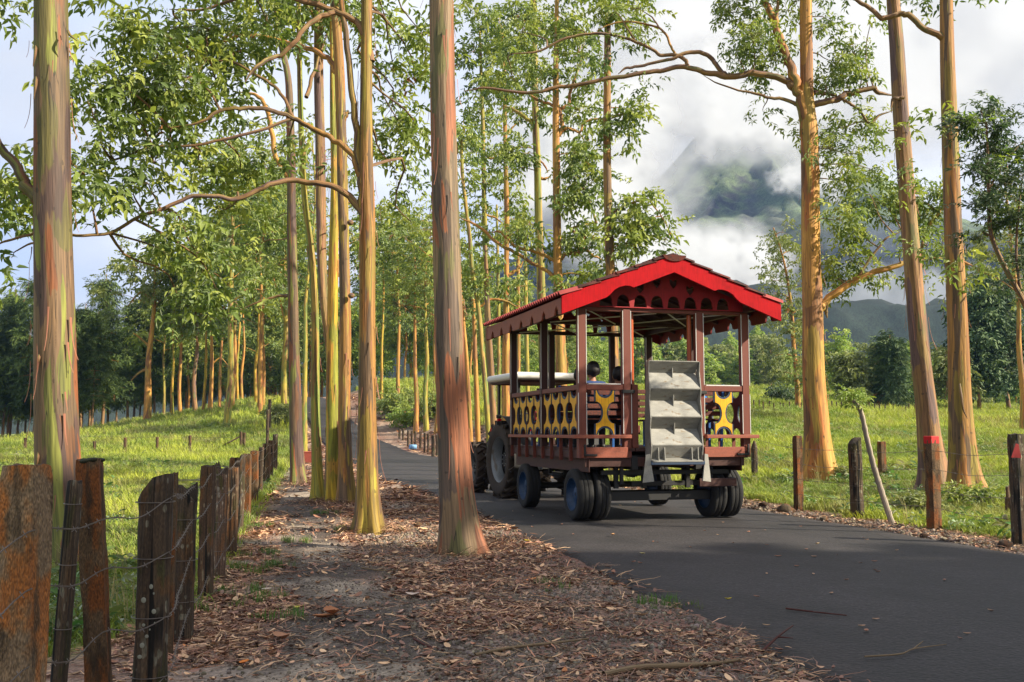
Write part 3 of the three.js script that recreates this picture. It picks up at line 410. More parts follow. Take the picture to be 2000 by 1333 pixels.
// ---------------------------------------------------------------- the tractor that pulls it
{
  const TA = 20 * Math.PI / 180, t = thing('farm_tractor', 'tractor with tall lugged tyres and white canopy hitched ahead of the trailer', 'tractor', [0.62, 0.03, -20.85], TA);
  const up = (n, g, m) => part(n, g, m, t), ups = (n, list, m, p = t) => list.forEach((g) => part(n, g, m, p));
  const big = (R, w, x, z, lugs, s) => {
    const wg = new THREE.Group(); wg.name = 'wheel'; wg.position.set(x, R, z); t.add(wg);
    part('tyre', lathe([[R * 0.60, -w * 0.40], [R * 0.74, -w * 0.49], [R * 0.88, -w * 0.47], [R * 0.945, -w * 0.42], [R * 0.955, 0], [R * 0.945, w * 0.42], [R * 0.88, w * 0.47], [R * 0.74, w * 0.49], [R * 0.60, w * 0.40]], 48).rotateZ(Math.PI / 2), P.mud, wg);
    const L = []; for (let i = 0; i < lugs; i++) for (const q of [-1, 1]) { const a = (i + (q > 0 ? 0.5 : 0)) / lugs * 2 * Math.PI, g = new THREE.BoxGeometry(w * 0.60, R * 0.13, R * 0.085).translate(q * w * 0.235, 0, 0); g.rotateY(-q * 0.62); g.translate(q * -0.0, R * 0.955, 0); g.rotateX(a); L.push(g); }
    part('tread', L, P.mud, wg);
    const disc = part('wheel_disc', lathe([[0.03, 0.04], [R * 0.2, 0.04], [R * 0.26, 0.0], [R * 0.34, -0.06 * w], [R * 0.53, -0.10 * w], [R * 0.53, -0.14 * w], [0.03, -0.14 * w]], 36).rotateZ(Math.PI / 2), P.iron, wg); disc.scale.x = s < 0 ? 1 : -1;
    const r = part('rim', lathe([[R * 0.52, -0.02 * w], [R * 0.55, 0.26 * w], [R * 0.605, 0.40 * w], [R * 0.635, 0.42 * w], [R * 0.61, 0.30 * w], [R * 0.565, -0.05 * w], [R * 0.52, -0.05 * w]], 40).rotateZ(Math.PI / 2), P.rimGrey, wg); r.scale.x = s < 0 ? 1 : -1;
    const nuts = []; for (let i = 0; i < 8; i++) { const a = i / 8 * 6.283; nuts.push(new THREE.CylinderGeometry(0.016, 0.016, 0.03, 6).rotateZ(Math.PI / 2).translate(s * 0.06, Math.sin(a) * R * 0.16, Math.cos(a) * R * 0.16)); } ups('wheel_nut', nuts, P.bolt, wg);
  };
  for (const s of [-1, 1]) { big(0.77, 0.48, s * 0.76, 0, 19, s); big(0.55, 0.34, s * 0.72, -2.1, 17, s);
    up('fender', new THREE.CylinderGeometry(0.88, 0.88, 0.42, 20, 1, true, -0.6, 2.3).rotateZ(Math.PI / 2).translate(s * 0.72, 0.77, 0), P.iron); ups('tail_light', [boxg(0.10, 0.07, 0.06, s * 0.98, 1.64, 0.1), boxg(0.12, 0.06, 0.07, s * 0.98, 1.50, 0.12)], P.black); up('light_lens', boxg(0.09, 0.05, 0.05, s * 0.98, 1.57, 0.125), P.lens); }
  up('rear_axle', rod(V(-0.7, 0.77, 0), V(0.7, 0.77, 0), 0.13, 14), P.iron); up('front_axle', rod(V(-0.7, 0.55, -2.1), V(0.7, 0.55, -2.1), 0.08, 12), P.iron);
  up('gearbox', boxg(0.5, 0.6, 1.5, 0, 0.82, -0.6, 0.05), P.iron); up('engine_hood', boxg(0.6, 0.62, 1.4, 0, 1.15, -1.85, 0.08), P.red); up('grille', boxg(0.5, 0.4, 0.03, 0, 1.1, -2.57), P.black); up('exhaust', rod(V(0.2, 1.4, -1.7), V(0.2, 2.1, -1.7), 0.035), P.iron);
  up('seat', boxg(0.46, 0.1, 0.42, 0, 1.3, -0.1, 0.04), P.darkRed); up('backrest', boxg(0.46, 0.42, 0.09, 0, 1.55, 0.14, 0.04), P.darkRed); up('steering_wheel', [new THREE.TorusGeometry(0.2, 0.016, 8, 24).rotateX(-1.0).translate(0, 1.62, -0.72), rod(V(0, 1.3, -0.95), V(0, 1.62, -0.72), 0.02)], P.black); up('dashboard', boxg(0.5, 0.4, 0.2, 0, 1.3, -1.05, 0.05), P.red);
  for (const [x, z] of [[-0.62, 0.3], [0.62, 0.3], [-0.55, -1.1], [0.55, -1.1]]) up('canopy_post', boxg(0.05, 1.2, 0.05, x, 1.82, z), P.black);
  ups('canopy_frame', [boxg(1.4, 0.05, 0.05, 0, 2.36, 0.34), boxg(1.4, 0.05, 0.05, 0, 2.36, -1.15), boxg(0.05, 0.05, 1.5, -0.66, 2.36, -0.4), boxg(0.05, 0.05, 1.5, 0.66, 2.36, -0.4)], P.brownDark);
  up('canopy', new RoundedBoxGeometry(1.56, 0.15, 1.85, 4, 0.07).translate(0, 2.46, -0.4), P.white); up('canopy_lining', boxg(1.42, 0.03, 1.7, 0, 2.37, -0.4), P.brownDark);
  ups('hitch', [boxg(0.12, 0.08, 1.0, 0, 0.5, 0.7), boxg(0.5, 0.06, 0.1, 0, 0.62, 0.55)], P.iron); ups('lift_arm', [bar(V(-0.35, 0.6, 0.1), V(-0.4, 0.62, 0.95), 0.06), bar(V(0.35, 0.6, 0.1), V(0.4, 0.62, 0.95), 0.06), bar(V(-0.35, 1.0, 0.3), V(-0.4, 0.65, 0.8), 0.035)], P.grey);
}
// ---------------------------------------------------------------- passengers
const sminK = 0.035, smin = (a, b) => { const h = clamp(0.5 + 0.5 * (b - a) / sminK); return b + (a - b) * h - sminK * h * (1 - h); };
function capsules(list, size, origin, res) {          // list: [a, b, ra, rb]
  const mc = new MarchingCubes(res, std(C(0, 0, 0)), false, false, 200000); mc.isolation = 0;
  const half = size / 2; let i = 0; const p = V(0, 0, 0), ab = V(0, 0, 0);
  for (let z = 0; z < res; z++) for (let y = 0; y < res; y++) for (let x = 0; x < res; x++, i++) {
    p.set((x - res / 2) / (res / 2) * half, (y - res / 2) / (res / 2) * half, (z - res / 2) / (res / 2) * half).add(origin); let d = 9;
    for (const [a, b, ra, rb, sx] of list) { ab.copy(b).sub(a); const q = p.clone().sub(a), L = ab.lengthSq() || 1e-6, t = clamp(q.dot(ab) / L); q.addScaledVector(ab, -t); if (sx) q.z *= sx; d = smin(d, q.length() - lerp(ra, rb, t)); }
    mc.field[i] = -d;
  }
  mc.update();
  const n = mc.count, g = new THREE.BufferGeometry(), pos = mc.positionArray.slice(0, n * 3), nor = mc.normalArray.slice(0, n * 3);
  for (let k = 0; k < n; k++) { pos[k * 3] = pos[k * 3] * half + origin.x; pos[k * 3 + 1] = pos[k * 3 + 1] * half + origin.y; pos[k * 3 + 2] = pos[k * 3 + 2] * half + origin.z; }
  g.setAttribute('position', new THREE.BufferAttribute(pos, 3)); g.setAttribute('normal', new THREE.BufferAttribute(nor, 3)); return g;
}
const skin = std(C(150, 102, 76), { roughness: 0.6 }), hairM = std(C(22, 18, 17), { roughness: 0.55 });
{
  const J = (x, y, z) => V(x, y, z), arm = (s) => [[J(s * 0.19, 0.98, 0.02), J(s * 0.25, 0.70, -0.04), 0.05, 0.042], [J(s * 0.25, 0.70, -0.04), J(s * 0.15, 0.56, -0.26), 0.040, 0.028]], leg = (s) => [[J(s * 0.1, 0.50, -0.03), J(s * 0.13, 0.53, -0.44), 0.085, 0.062], [J(s * 0.13, 0.53, -0.44), J(s * 0.13, 0.10, -0.42), 0.055, 0.038], [J(s * 0.13, 0.05, -0.40), J(s * 0.14, 0.035, -0.56), 0.04, 0.03]];
  const hand = (s) => [[J(s * 0.15, 0.56, -0.26), J(s * 0.13, 0.57, -0.33), 0.028, 0.026], ...[0, 1, 2, 3].map((i) => [J(s * 0.13 + (i - 1.5) * 0.018, 0.57, -0.34), J(s * 0.12 + (i - 1.5) * 0.018, 0.555, -0.40 - (i % 3 === 0 ? -0.012 : 0)), 0.0095, 0.008]), [J(s * 0.15 - s * 0.03, 0.57, -0.30), J(s * 0.15 - s * 0.055, 0.56, -0.35), 0.011, 0.009]];
  const torso = [[J(0, 0.55, 0), J(0, 0.72, 0.02), 0.13, 0.125, 1.35], [J(0, 0.72, 0.02), J(0, 0.92, 0.02), 0.125, 0.14, 1.35], [J(-0.13, 0.98, 0.02), J(0.13, 0.98, 0.02), 0.075, 0.075]];
  const bodyG = capsules([...torso, [J(0, 1.0, 0.02), J(0, 1.13, 0.0), 0.055, 0.052], ...arm(1), ...arm(-1), ...leg(1), ...leg(-1)], 1.5, V(0, 0.62, -0.15), 60);
  const handG = capsules([...hand(1), ...hand(-1)], 0.5, V(0, 0.56, -0.32), 56);
  const headG = capsules([[J(0, 1.22, 0.02), J(0, 1.26, 0.035), 0.098, 0.098, 0.93], [J(0, 1.17, -0.04), J(0, 1.15, -0.05), 0.062, 0.05], [J(0, 1.205, -0.085), J(0, 1.18, -0.108), 0.012, 0.015], [J(-0.088, 1.21, 0.02), J(-0.094, 1.19, 0.02), 0.02, 0.014], [J(0.088, 1.21, 0.02), J(0.094, 1.19, 0.02), 0.02, 0.014]], 0.42, V(0, 1.2, 0), 48);
  const eyes = [-1, 1].map((s) => new THREE.SphereGeometry(0.013, 10, 8).translate(s * 0.034, 1.215, -0.083));
  const hairG = capsules([[J(0, 1.245, 0.03), J(0, 1.27, 0.03), 0.107, 0.103], [J(0, 1.21, 0.06), J(0, 1.17, 0.055), 0.062, 0.046], [J(-0.075, 1.22, 0.03), J(-0.078, 1.18, 0.03), 0.035, 0.025], [J(0.075, 1.22, 0.03), J(0.078, 1.18, 0.03), 0.035, 0.025]], 0.42, V(0, 1.23, 0.02), 40).translate(0, 0.006, 0.012);
  const shirtG = capsules([...torso.map((c) => [c[0], c[1], c[2] + 0.012, c[3] + 0.012, c[4]]), ...[1, -1].map((s) => [J(s * 0.18, 0.985, 0.02), J(s * 0.235, 0.77, -0.02), 0.064, 0.058])], 1.0, V(0, 0.8, 0), 44);
  const trouG = capsules([[J(0, 0.53, 0), J(0, 0.62, 0), 0.135, 0.135, 1.3], ...[1, -1].flatMap((s) => leg(s).slice(0, 2).map((c) => [c[0], c[1], c[2] + 0.012, c[3] + 0.014]))], 1.4, V(0, 0.45, -0.2), 44);
  const shoeG = capsules([1, -1].map((s) => { const c = leg(s)[2]; return [c[0], c[1], 0.05, 0.042]; }), 0.7, V(0, 0.1, -0.42), 40);
  const person = (lx, z, label, shirt, trousers, hat, sc = 1, lift = 0) => {
    const q = V(lx, 1.06 - 0.01 + lift, z).applyAxisAngle(V(0, 1, 0), TR.rotation.y).add(TR.position);
    const p = thing('person', label, 'person', q.toArray(), TR.rotation.y); p.scale.setScalar(sc);
    part('body', [bodyG, handG, headG], skin, p); eyes.forEach((e) => part('eye', e, P.black, p)); part(hat ? 'hood' : 'hair', hat ? hairG.clone().translate(0, -1.2, 0).scale(1.12, 1.05, 1.12).translate(0, 1.2, 0) : hairG, hat ? std(hat, { roughness: 0.7 }) : hairM, p);
    part('shirt', shirtG, std(shirt, { roughness: 0.85 }), p); part('trousers', trouG, std(trousers, { roughness: 0.9 }), p); part('shoes', shoeG, P.black, p);
  };
  person(-0.90, -0.72, 'person with short black hair and dark blue shirt seated by the middle rail', C(38, 62, 108), C(40, 42, 50), null);
  person(-0.78, -1.66, 'person with dark hair seated one bench ahead, half behind the corner post', C(66, 60, 62), C(50, 46, 44), null, 0.98);
  person(-0.46, -0.74, 'person with dark hair seated beside the doorway pole', C(44, 46, 60), C(40, 40, 46), null, 0.95);
  person(0.80, -0.72, 'person in a bright blue hood leaning behind the yellow panel beside the steps', C(24, 118, 196), C(44, 44, 52), C(24, 128, 206), 0.93);
}
// ---------------------------------------------------------------- foliage
const leafMat = (c) => new THREE.MeshPhysicalMaterial({ color: c, roughness: 1, transmission: 0.45, thickness: 0, side: THREE.DoubleSide, specularIntensity: 1 });
const LEAF = { euc: leafMat(new THREE.Color(1, 1, 1)), dark: std(new THREE.Color(1, 1, 1), { roughness: 0.75, side: THREE.DoubleSide }) };
// one leaf: a narrow folded blade along +x, drooping at the tip
function leaf(L, w, fold = 0.25, droop = 0.25) {
  const p = [[0, 0, 0], [L * 0.35, w * fold * 0.5, w * 0.5], [L * 0.35, -L * droop * 0.10, 0], [L * 0.35, w * fold * 0.5, -w * 0.5], [L * 0.72, w * fold * 0.3 - L * droop * 0.4, w * 0.33], [L * 0.72, -L * droop * 0.45, 0], [L * 0.72, w * fold * 0.3 - L * droop * 0.4, -w * 0.33], [L, -L * droop, 0]];
  const f = [0, 2, 1, 0, 3, 2, 1, 2, 5, 1, 5, 4, 2, 3, 6, 2, 6, 5, 4, 5, 7, 5, 6, 7], g = new THREE.BufferGeometry();
  g.setAttribute('position', new THREE.Float32BufferAttribute(p.flat(), 3)); g.setIndex(f); g.computeVertexNormals(); return g.toNonIndexed();
}
function spray(seed, n, len, L, w, spread = 0.6, hang = 0.35) {     // a twig's worth of leaves, about len metres across
  const r = rng(seed), out = [];
  for (let i = 0; i < n; i++) {
    const s = L * lerp(0.65, 1.2, r()), g = leaf(s, w * s / L * lerp(0.8, 1.2, r()), 0.3, lerp(0.1, 0.5, r()));
    g.rotateX((r() - 0.5) * 1.8); g.rotateZ(-hang + (r() - 0.5) * 1.3); g.rotateY((i % 2 ? 1 : -1) * lerp(0.3, 1.3, r()) + (r() - 0.5) * spread);
    const t = (i + r()) / n; g.translate(t * len, -0.3 * len * t * t + (r() - 0.5) * len * 0.22, (r() - 0.5) * len * 0.35); out.push(g);
  }
  return mergeGeometries(out);
}
const SPRAY = { near: [1, 2, 3].map((s) => spray(s, 11, 0.34, 0.135, 0.05)), mid: [4, 5, 6].map((s) => spray(s, 12, 0.55, 0.21, 0.085)), far: [7, 8].map((s) => spray(s, 13, 1.0, 0.42, 0.19)), broad: [9, 10].map((s) => spray(s, 14, 1.3, 0.55, 0.34, 1.0, 0.2)), pine: [11, 12].map((s) => spray(s, 20, 1.1, 0.55, 0.07, 1.2, 0.0)), fern: [13, 14].map((s) => spray(s, 16, 0.30, 0.11, 0.035, 0.2, 0.1)) };
const GREEN = { euc: [[0.060, 0.108, 0.016], [0.145, 0.205, 0.024], [0.290, 0.325, 0.038]], lime: [[0.11, 0.20, 0.02], [0.20, 0.29, 0.03], [0.31, 0.37, 0.045]], olive: [[0.08, 0.115, 0.024], [0.15, 0.185, 0.036], [0.24, 0.265, 0.055]], dark: [[0.022, 0.052, 0.018], [0.042, 0.082, 0.024], [0.08, 0.12, 0.032]], pine: [[0.030, 0.056, 0.012], [0.060, 0.100, 0.018], [0.10, 0.14, 0.024]] };
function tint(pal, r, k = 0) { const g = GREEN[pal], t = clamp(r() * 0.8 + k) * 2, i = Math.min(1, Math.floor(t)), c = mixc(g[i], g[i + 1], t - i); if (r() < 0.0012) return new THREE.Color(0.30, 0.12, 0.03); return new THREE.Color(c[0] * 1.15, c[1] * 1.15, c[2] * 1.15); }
const M4 = new THREE.Matrix4(), Q4 = new THREE.Quaternion(), E4 = new THREE.Euler();
const mat4 = (p, rx, ry, rz, s, sy = s, sz = s) => new THREE.Matrix4().compose(p, Q4.setFromEuler(E4.set(rx, ry, rz, 'YXZ')), V(s, sy, sz));

class Tree {
  constructor(name, label, category, x, d, group) { this.base = onGround(x, d); this.o = thing(name, label, category, this.base.toArray(), 0, group); this.lines = []; this.twigs = []; this.leaves = {}; this.r = rng(Math.floor(x * 131 + d * 977) + 5); }
  L(p) { return p.clone().sub(this.base); }
  // trunk or limb through world points
  stem(name, mat, pts, radii, o = {}) {
    const seed = Math.floor(this.r() * 1e6), a = pts.map((p) => this.L(p)), kinks = o.kink ?? 0;
    const bump = o.bump ?? ((th, s) => 1 + 0.06 * (vn(th * 1.6 + 3, s * 0.8, seed) - 0.5) + 0.05 * Math.sin(th * 2 + seed) * vn(s * 0.5, 3, seed));
    const g = tube(a, radii, { n: o.n ?? Math.max(8, (pts.length - 1) * 6), k: o.k ?? 12, bump, vlen: o.vlen ?? 6, u0: this.r(), v0: this.r(), ru: o.ru ?? 1, wob: o.wob ?? 0, seed });
    const m = part(name, g, mat, o.parent ?? this.o); for (let i = 1; i < pts.length; i++) this.lines.push([pts[i - 1], pts[i]]); return m;
  }
  // a trunk that stands on the ground, with flared roots
  trunk(mat, pts, radii, o = {}) {
    const foot = pts[0], seed = Math.floor(this.r() * 1e6), fl = o.flare ?? 0.9, nb = o.roots ?? 5, skew = o.skew ?? 0, y0 = this.base.y;
    const up = V(foot.x, groundY(foot.x, -foot.z) - 0.25, foot.z), P0 = [up, ...pts], R0 = [radii[0] * 1.0, ...radii];
    const bump = (th, s) => { const h = Math.max(0, s - 0.25), f = Math.exp(-h / (o.flareH ?? 0.35)), ro = 0.5 + 0.5 * Math.cos(th * nb + seed + Math.sin(th * 2 + seed) * 0.8); return 1 + fl * f * (0.25 + 0.9 * ro * ro + skew * Math.max(0, Math.cos(th - (o.skewA ?? 0)))) + 0.05 * (vn(th * 2 + 5, s * 0.9, seed) - 0.5) + 0.06 * Math.sin(th * 3 + seed + s * 0.3) * vn(s * 0.7, 9, seed) + 0.05 * Math.exp(-h / 2.5) * Math.sin(th * 4 + seed); };
    return this.stem(o.name ?? 'trunk', mat, P0, R0, { bump, n: o.n ?? 56, k: o.k ?? 26, ...o });
  }
  // ribbons of bark that have come loose along a trunk, each curling away at its lower end
  peel(mat, pts, radii, n, h0, h1) {
    const c = new THREE.CatmullRomCurve3(pts.map((p) => this.L(p)), false, 'centripetal'), L = c.getLength(), gs = [], r = this.r;
    for (let i = 0; i < n; i++) {
      const len = lerp(0.18, 0.75, r() * r()), s0 = lerp(h0, h1, r()), th = r() * 6.283, w = lerp(0.008, 0.028, r()), pos = [], idx = [], K = 7, dr = (r() - 0.5) * 0.25;
      for (let k = 0; k <= K; k++) { const f = k / K, u = clamp((s0 + len * (1 - f)) / L), p = c.getPointAt(u), q = u * (radii.length - 1), a = Math.min(radii.length - 2, Math.floor(q)), R = lerp(radii[a], radii[a + 1], q - a) * 1.05 + 0.004 + 0.07 * Math.pow(f, 3) * len * 2, ww = w * (1 - 0.75 * f) / R / 2; for (const e of [-1, 0, 1]) { const t = th + dr * f + e * ww; pos.push(p.x + Math.cos(t) * (R + (e ? 0 : 0.004)), p.y, p.z - Math.sin(t) * (R + (e ? 0 : 0.004))); } }
      for (let k = 0; k < K; k++) for (const e of [0, 1]) { const a = k * 3 + e; idx.push(a, a + 1, a + 3, a + 1, a + 4, a + 3); }
      const g = new THREE.BufferGeometry(); g.setAttribute('position', new THREE.Float32BufferAttribute(pos, 3)); g.setIndex(idx); g.computeVertexNormals(); gs.push(g.toNonIndexed());
    }
    part('peeling_bark', merge(gs), mat, this.o).userData.kind = 'stuff';
  }
  nearest(p) { let best = null, bd = 1e9; const q = V(0, 0, 0), ab = V(0, 0, 0); for (const [a, b] of this.lines) { ab.copy(b).sub(a); const t = clamp(q.copy(p).sub(a).dot(ab) / Math.max(1e-6, ab.lengthSq())); const c = a.clone().addScaledVector(ab, t), dd = c.distanceTo(p) + Math.max(0, c.y - p.y) * 0.7; if (dd < bd) { bd = dd; best = c; } } return best ?? this.base; }
  twig(a, b, r0, r1, sag = 0.12) { const L = a.distanceTo(b), m1 = a.clone().lerp(b, 0.35).add(V((this.r() - 0.5) * L * 0.22, L * sag * (this.r() * 1.2), (this.r() - 0.5) * L * 0.22)), m2 = a.clone().lerp(b, 0.7).add(V((this.r() - 0.5) * L * 0.16, L * sag * this.r(), (this.r() - 0.5) * L * 0.16)); this.twigs.push(tube([a, m1, m2, b].map((p) => this.L(p)), [r0, lerp(r0, r1, 0.4), lerp(r0, r1, 0.7), r1], { n: 7, k: 5, vlen: 3, cap: false })); return [m1, m2]; }
  // a cloud of leafy twigs round a point, held by a limb from the nearest wood
  clump(c, rx, ry, n, o = {}) {
    const r = this.r, kind = o.kind ?? 'near', pal = o.pal ?? 'euc', per = o.per ?? 9, nc = Math.max(1, Math.round(n / per)), sc = o.sc ?? 1, thick = o.thick ?? 0.018;
    const from = o.from ?? this.nearest(c); const far = from.distanceTo(c); if (far > 0.15 && far < 14) { this.twig(from, c, thick * (1 + far * 0.12), thick * 0.45, 0.10); }
    for (let k = 0; k < nc; k++) {
      let x, y, z; do { x = r() * 2 - 1; y = r() * 2 - 1; z = r() * 2 - 1; } while (x * x + y * y + z * z > 1);
      const q = V(c.x + x * rx, c.y + y * ry, c.z + z * (o.rz ?? rx)); if (o.twigs !== false) this.twig(c, q, thick * 0.42, thick * 0.14, 0.08);
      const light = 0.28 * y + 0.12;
      for (let i = 0; i < per; i++) {
        const g = (r() + r() + r() - 1.5) * (o.tight ?? 0.5) * sc, h = (r() + r() + r() - 1.5) * (o.tight ?? 0.5) * sc * 0.8, w = (r() + r() + r() - 1.5) * (o.tight ?? 0.5) * sc;
        const s = SPRAY[kind], v = Math.floor(r() * s.length), key = kind + v + (o.mat ?? 'euc');
        (this.leaves[key] ??= { geo: s[v], mat: LEAF[o.mat ?? 'euc'], m: [], c: [] });
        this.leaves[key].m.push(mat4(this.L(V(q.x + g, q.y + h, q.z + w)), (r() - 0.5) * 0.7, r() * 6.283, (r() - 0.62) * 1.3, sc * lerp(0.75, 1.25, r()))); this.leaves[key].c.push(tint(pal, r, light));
      }
    }
  }
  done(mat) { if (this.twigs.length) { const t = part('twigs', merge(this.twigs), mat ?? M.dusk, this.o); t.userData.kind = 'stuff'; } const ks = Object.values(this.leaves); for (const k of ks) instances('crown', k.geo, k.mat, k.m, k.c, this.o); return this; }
}
const R2 = (w, d) => w / FPX * d / 2;               // radius in metres of something w photo pixels wide at distance d
// trunk from points [u, v, width in photo pixels] at one distance (a fourth number shifts the distance), listed from the ground up
const sight = (list, d) => list.map((p) => at(p[0], p[1], d + (p[3] ?? 0)));
const widths = (list, d) => list.map((p) => R2(p[2], d + (p[3] ?? 0)));
function hero(label, mat, d, list, o = {}) {
  const f = list[0], p0 = at(f[0], f[1], d), t = new Tree(o.name ?? 'eucalyptus_tree', label, o.category ?? 'tree', p0.x, d, o.group); t.d = d; if (o.rx) t.r = rng(Math.floor((o.rx - 1000) / FPX * d * 131 + d * 977) + 5);
  // carry the trunk on above the frame
  const n = list.length, a = list[n - 1], b = list[n - 2], up = [...list]; if (o.up !== 0 && a[1] < 60) { const k = (o.up ?? 5); up.push([a[0] + (a[0] - b[0]) / (b[1] - a[1]) * k * FPX / d * 0.5, a[1] - k * FPX / d, Math.max(4, a[2] * 0.45)]); }
  const pts = sight(up, d); pts[0] = V(pts[0].x, groundY(pts[0].x, d), -d);
  t.trunk(mat, pts, widths(up, d), { ...o, name: 'trunk' }); t.top = pts[pts.length - 1]; if (o.peel) t.peel(peelM, pts, widths(up, d), o.peel, 0.3, 7.5); return t;
}
const peelM = std(C(140, 92, 72), { roughness: 0.9, side: THREE.DoubleSide });
const limb = (t, mat, list, o = {}) => t.stem(o.name ?? 'branch', mat, sight(list, t.d), widths(list, t.d).map((w, i, a) => (i === a.length - 1 ? w * 0.35 : w)), { k: 9, vlen: 4, wob: 0.9, n: Math.max(14, list.length * 6), ...o });
const blobs = (t, list, o = {}) => { for (const [u, v, ru, rv, n, dd] of list) { const d = t.d + (dd ?? (t.r() - 0.5) * 2 * px(ru, t.d)); t.clump(at(u, v, d), px(ru, d), px(rv, d), n, o); } };

// ---- the big trunk behind the concrete post
{
  const t = hero('big grey and green striped eucalyptus trunk behind the orange concrete fence post', M.grey, 10.4, [[128, 1100, 84], [113, 940, 82], [108, 800, 78], [105, 600, 74], [101, 400, 70], [100, 200, 67], [98, 0, 63]], { roots: 4, flare: 0.35, k: 30, up: 6, peel: 46 });
  limb(t, M.grey, [[100, 425, 34], [66, 385, 26], [40, 345, 20], [0, 285, 17], [-60, 190, 14, -0.6], [-140, 60, 10, -1.4]]);
  part('peeling_bark', [[132, 60, 0.10], [70, 90, 0.2], [71, 150, 0.22], [75, 880, 0.2], [77, 690, 0.14]].map(([u, v, h], i) => tube([at(u, v, 10.25), at(u + (i === 0 ? 4 : -2), v + h * 80, 10.2), at(u + (i === 0 ? 18 : -6), v + h * 200, 10.22)].map((p) => t.L(p)), [0.014, 0.016, 0.004], { n: 8, k: 5 })), M.dusk, t.o);
  blobs(t, [[22, 395, 34, 35, 30, 0.5], [60, 375, 26, 30, 16, 1.2], [32, 490, 24, 20, 10, 0.5], [-40, 330, 50, 50, 40, 0.6]], { sc: 0.95 });
  limb(t, M.dusk, [[70, 455, 6, 0.2], [22, 468, 5, 0.2], [-40, 490, 4, 0.2]], { k: 6 });
  blobs(t, [[165, 340, 36, 32, 26, 1], [-60, -60, 120, 70, 60, 0.5], [60, -130, 140, 80, 60, 0]], {});
  t.done();
}
// ---- the trunk between the path and the road
{
  const t = hero('eucalyptus trunk with salmon streaks between the leaf-strewn path and the road', M.rose, 11.5, [[897, 1074, 64], [889, 950, 61], [882, 800, 58], [875, 600, 55], [870, 400, 53], [865, 200, 50], [862, 0, 48]], { rx: 903, roots: 5, flare: 0.42, flareH: 0.34, skew: 1.3, skewA: 0, k: 34, n: 70, up: 8, peel: 50 });
  const tp = t.top; for (const [x, y, z] of [[-1, 0.2, 0.6], [1.6, 0.9, 0.3], [0.2, 1.8, -0.8], [-1.4, 1.9, 0]]) t.clump(tp.clone().add(V(x, y - 1, z)), 1.0, 0.7, 90);
  t.done();
}
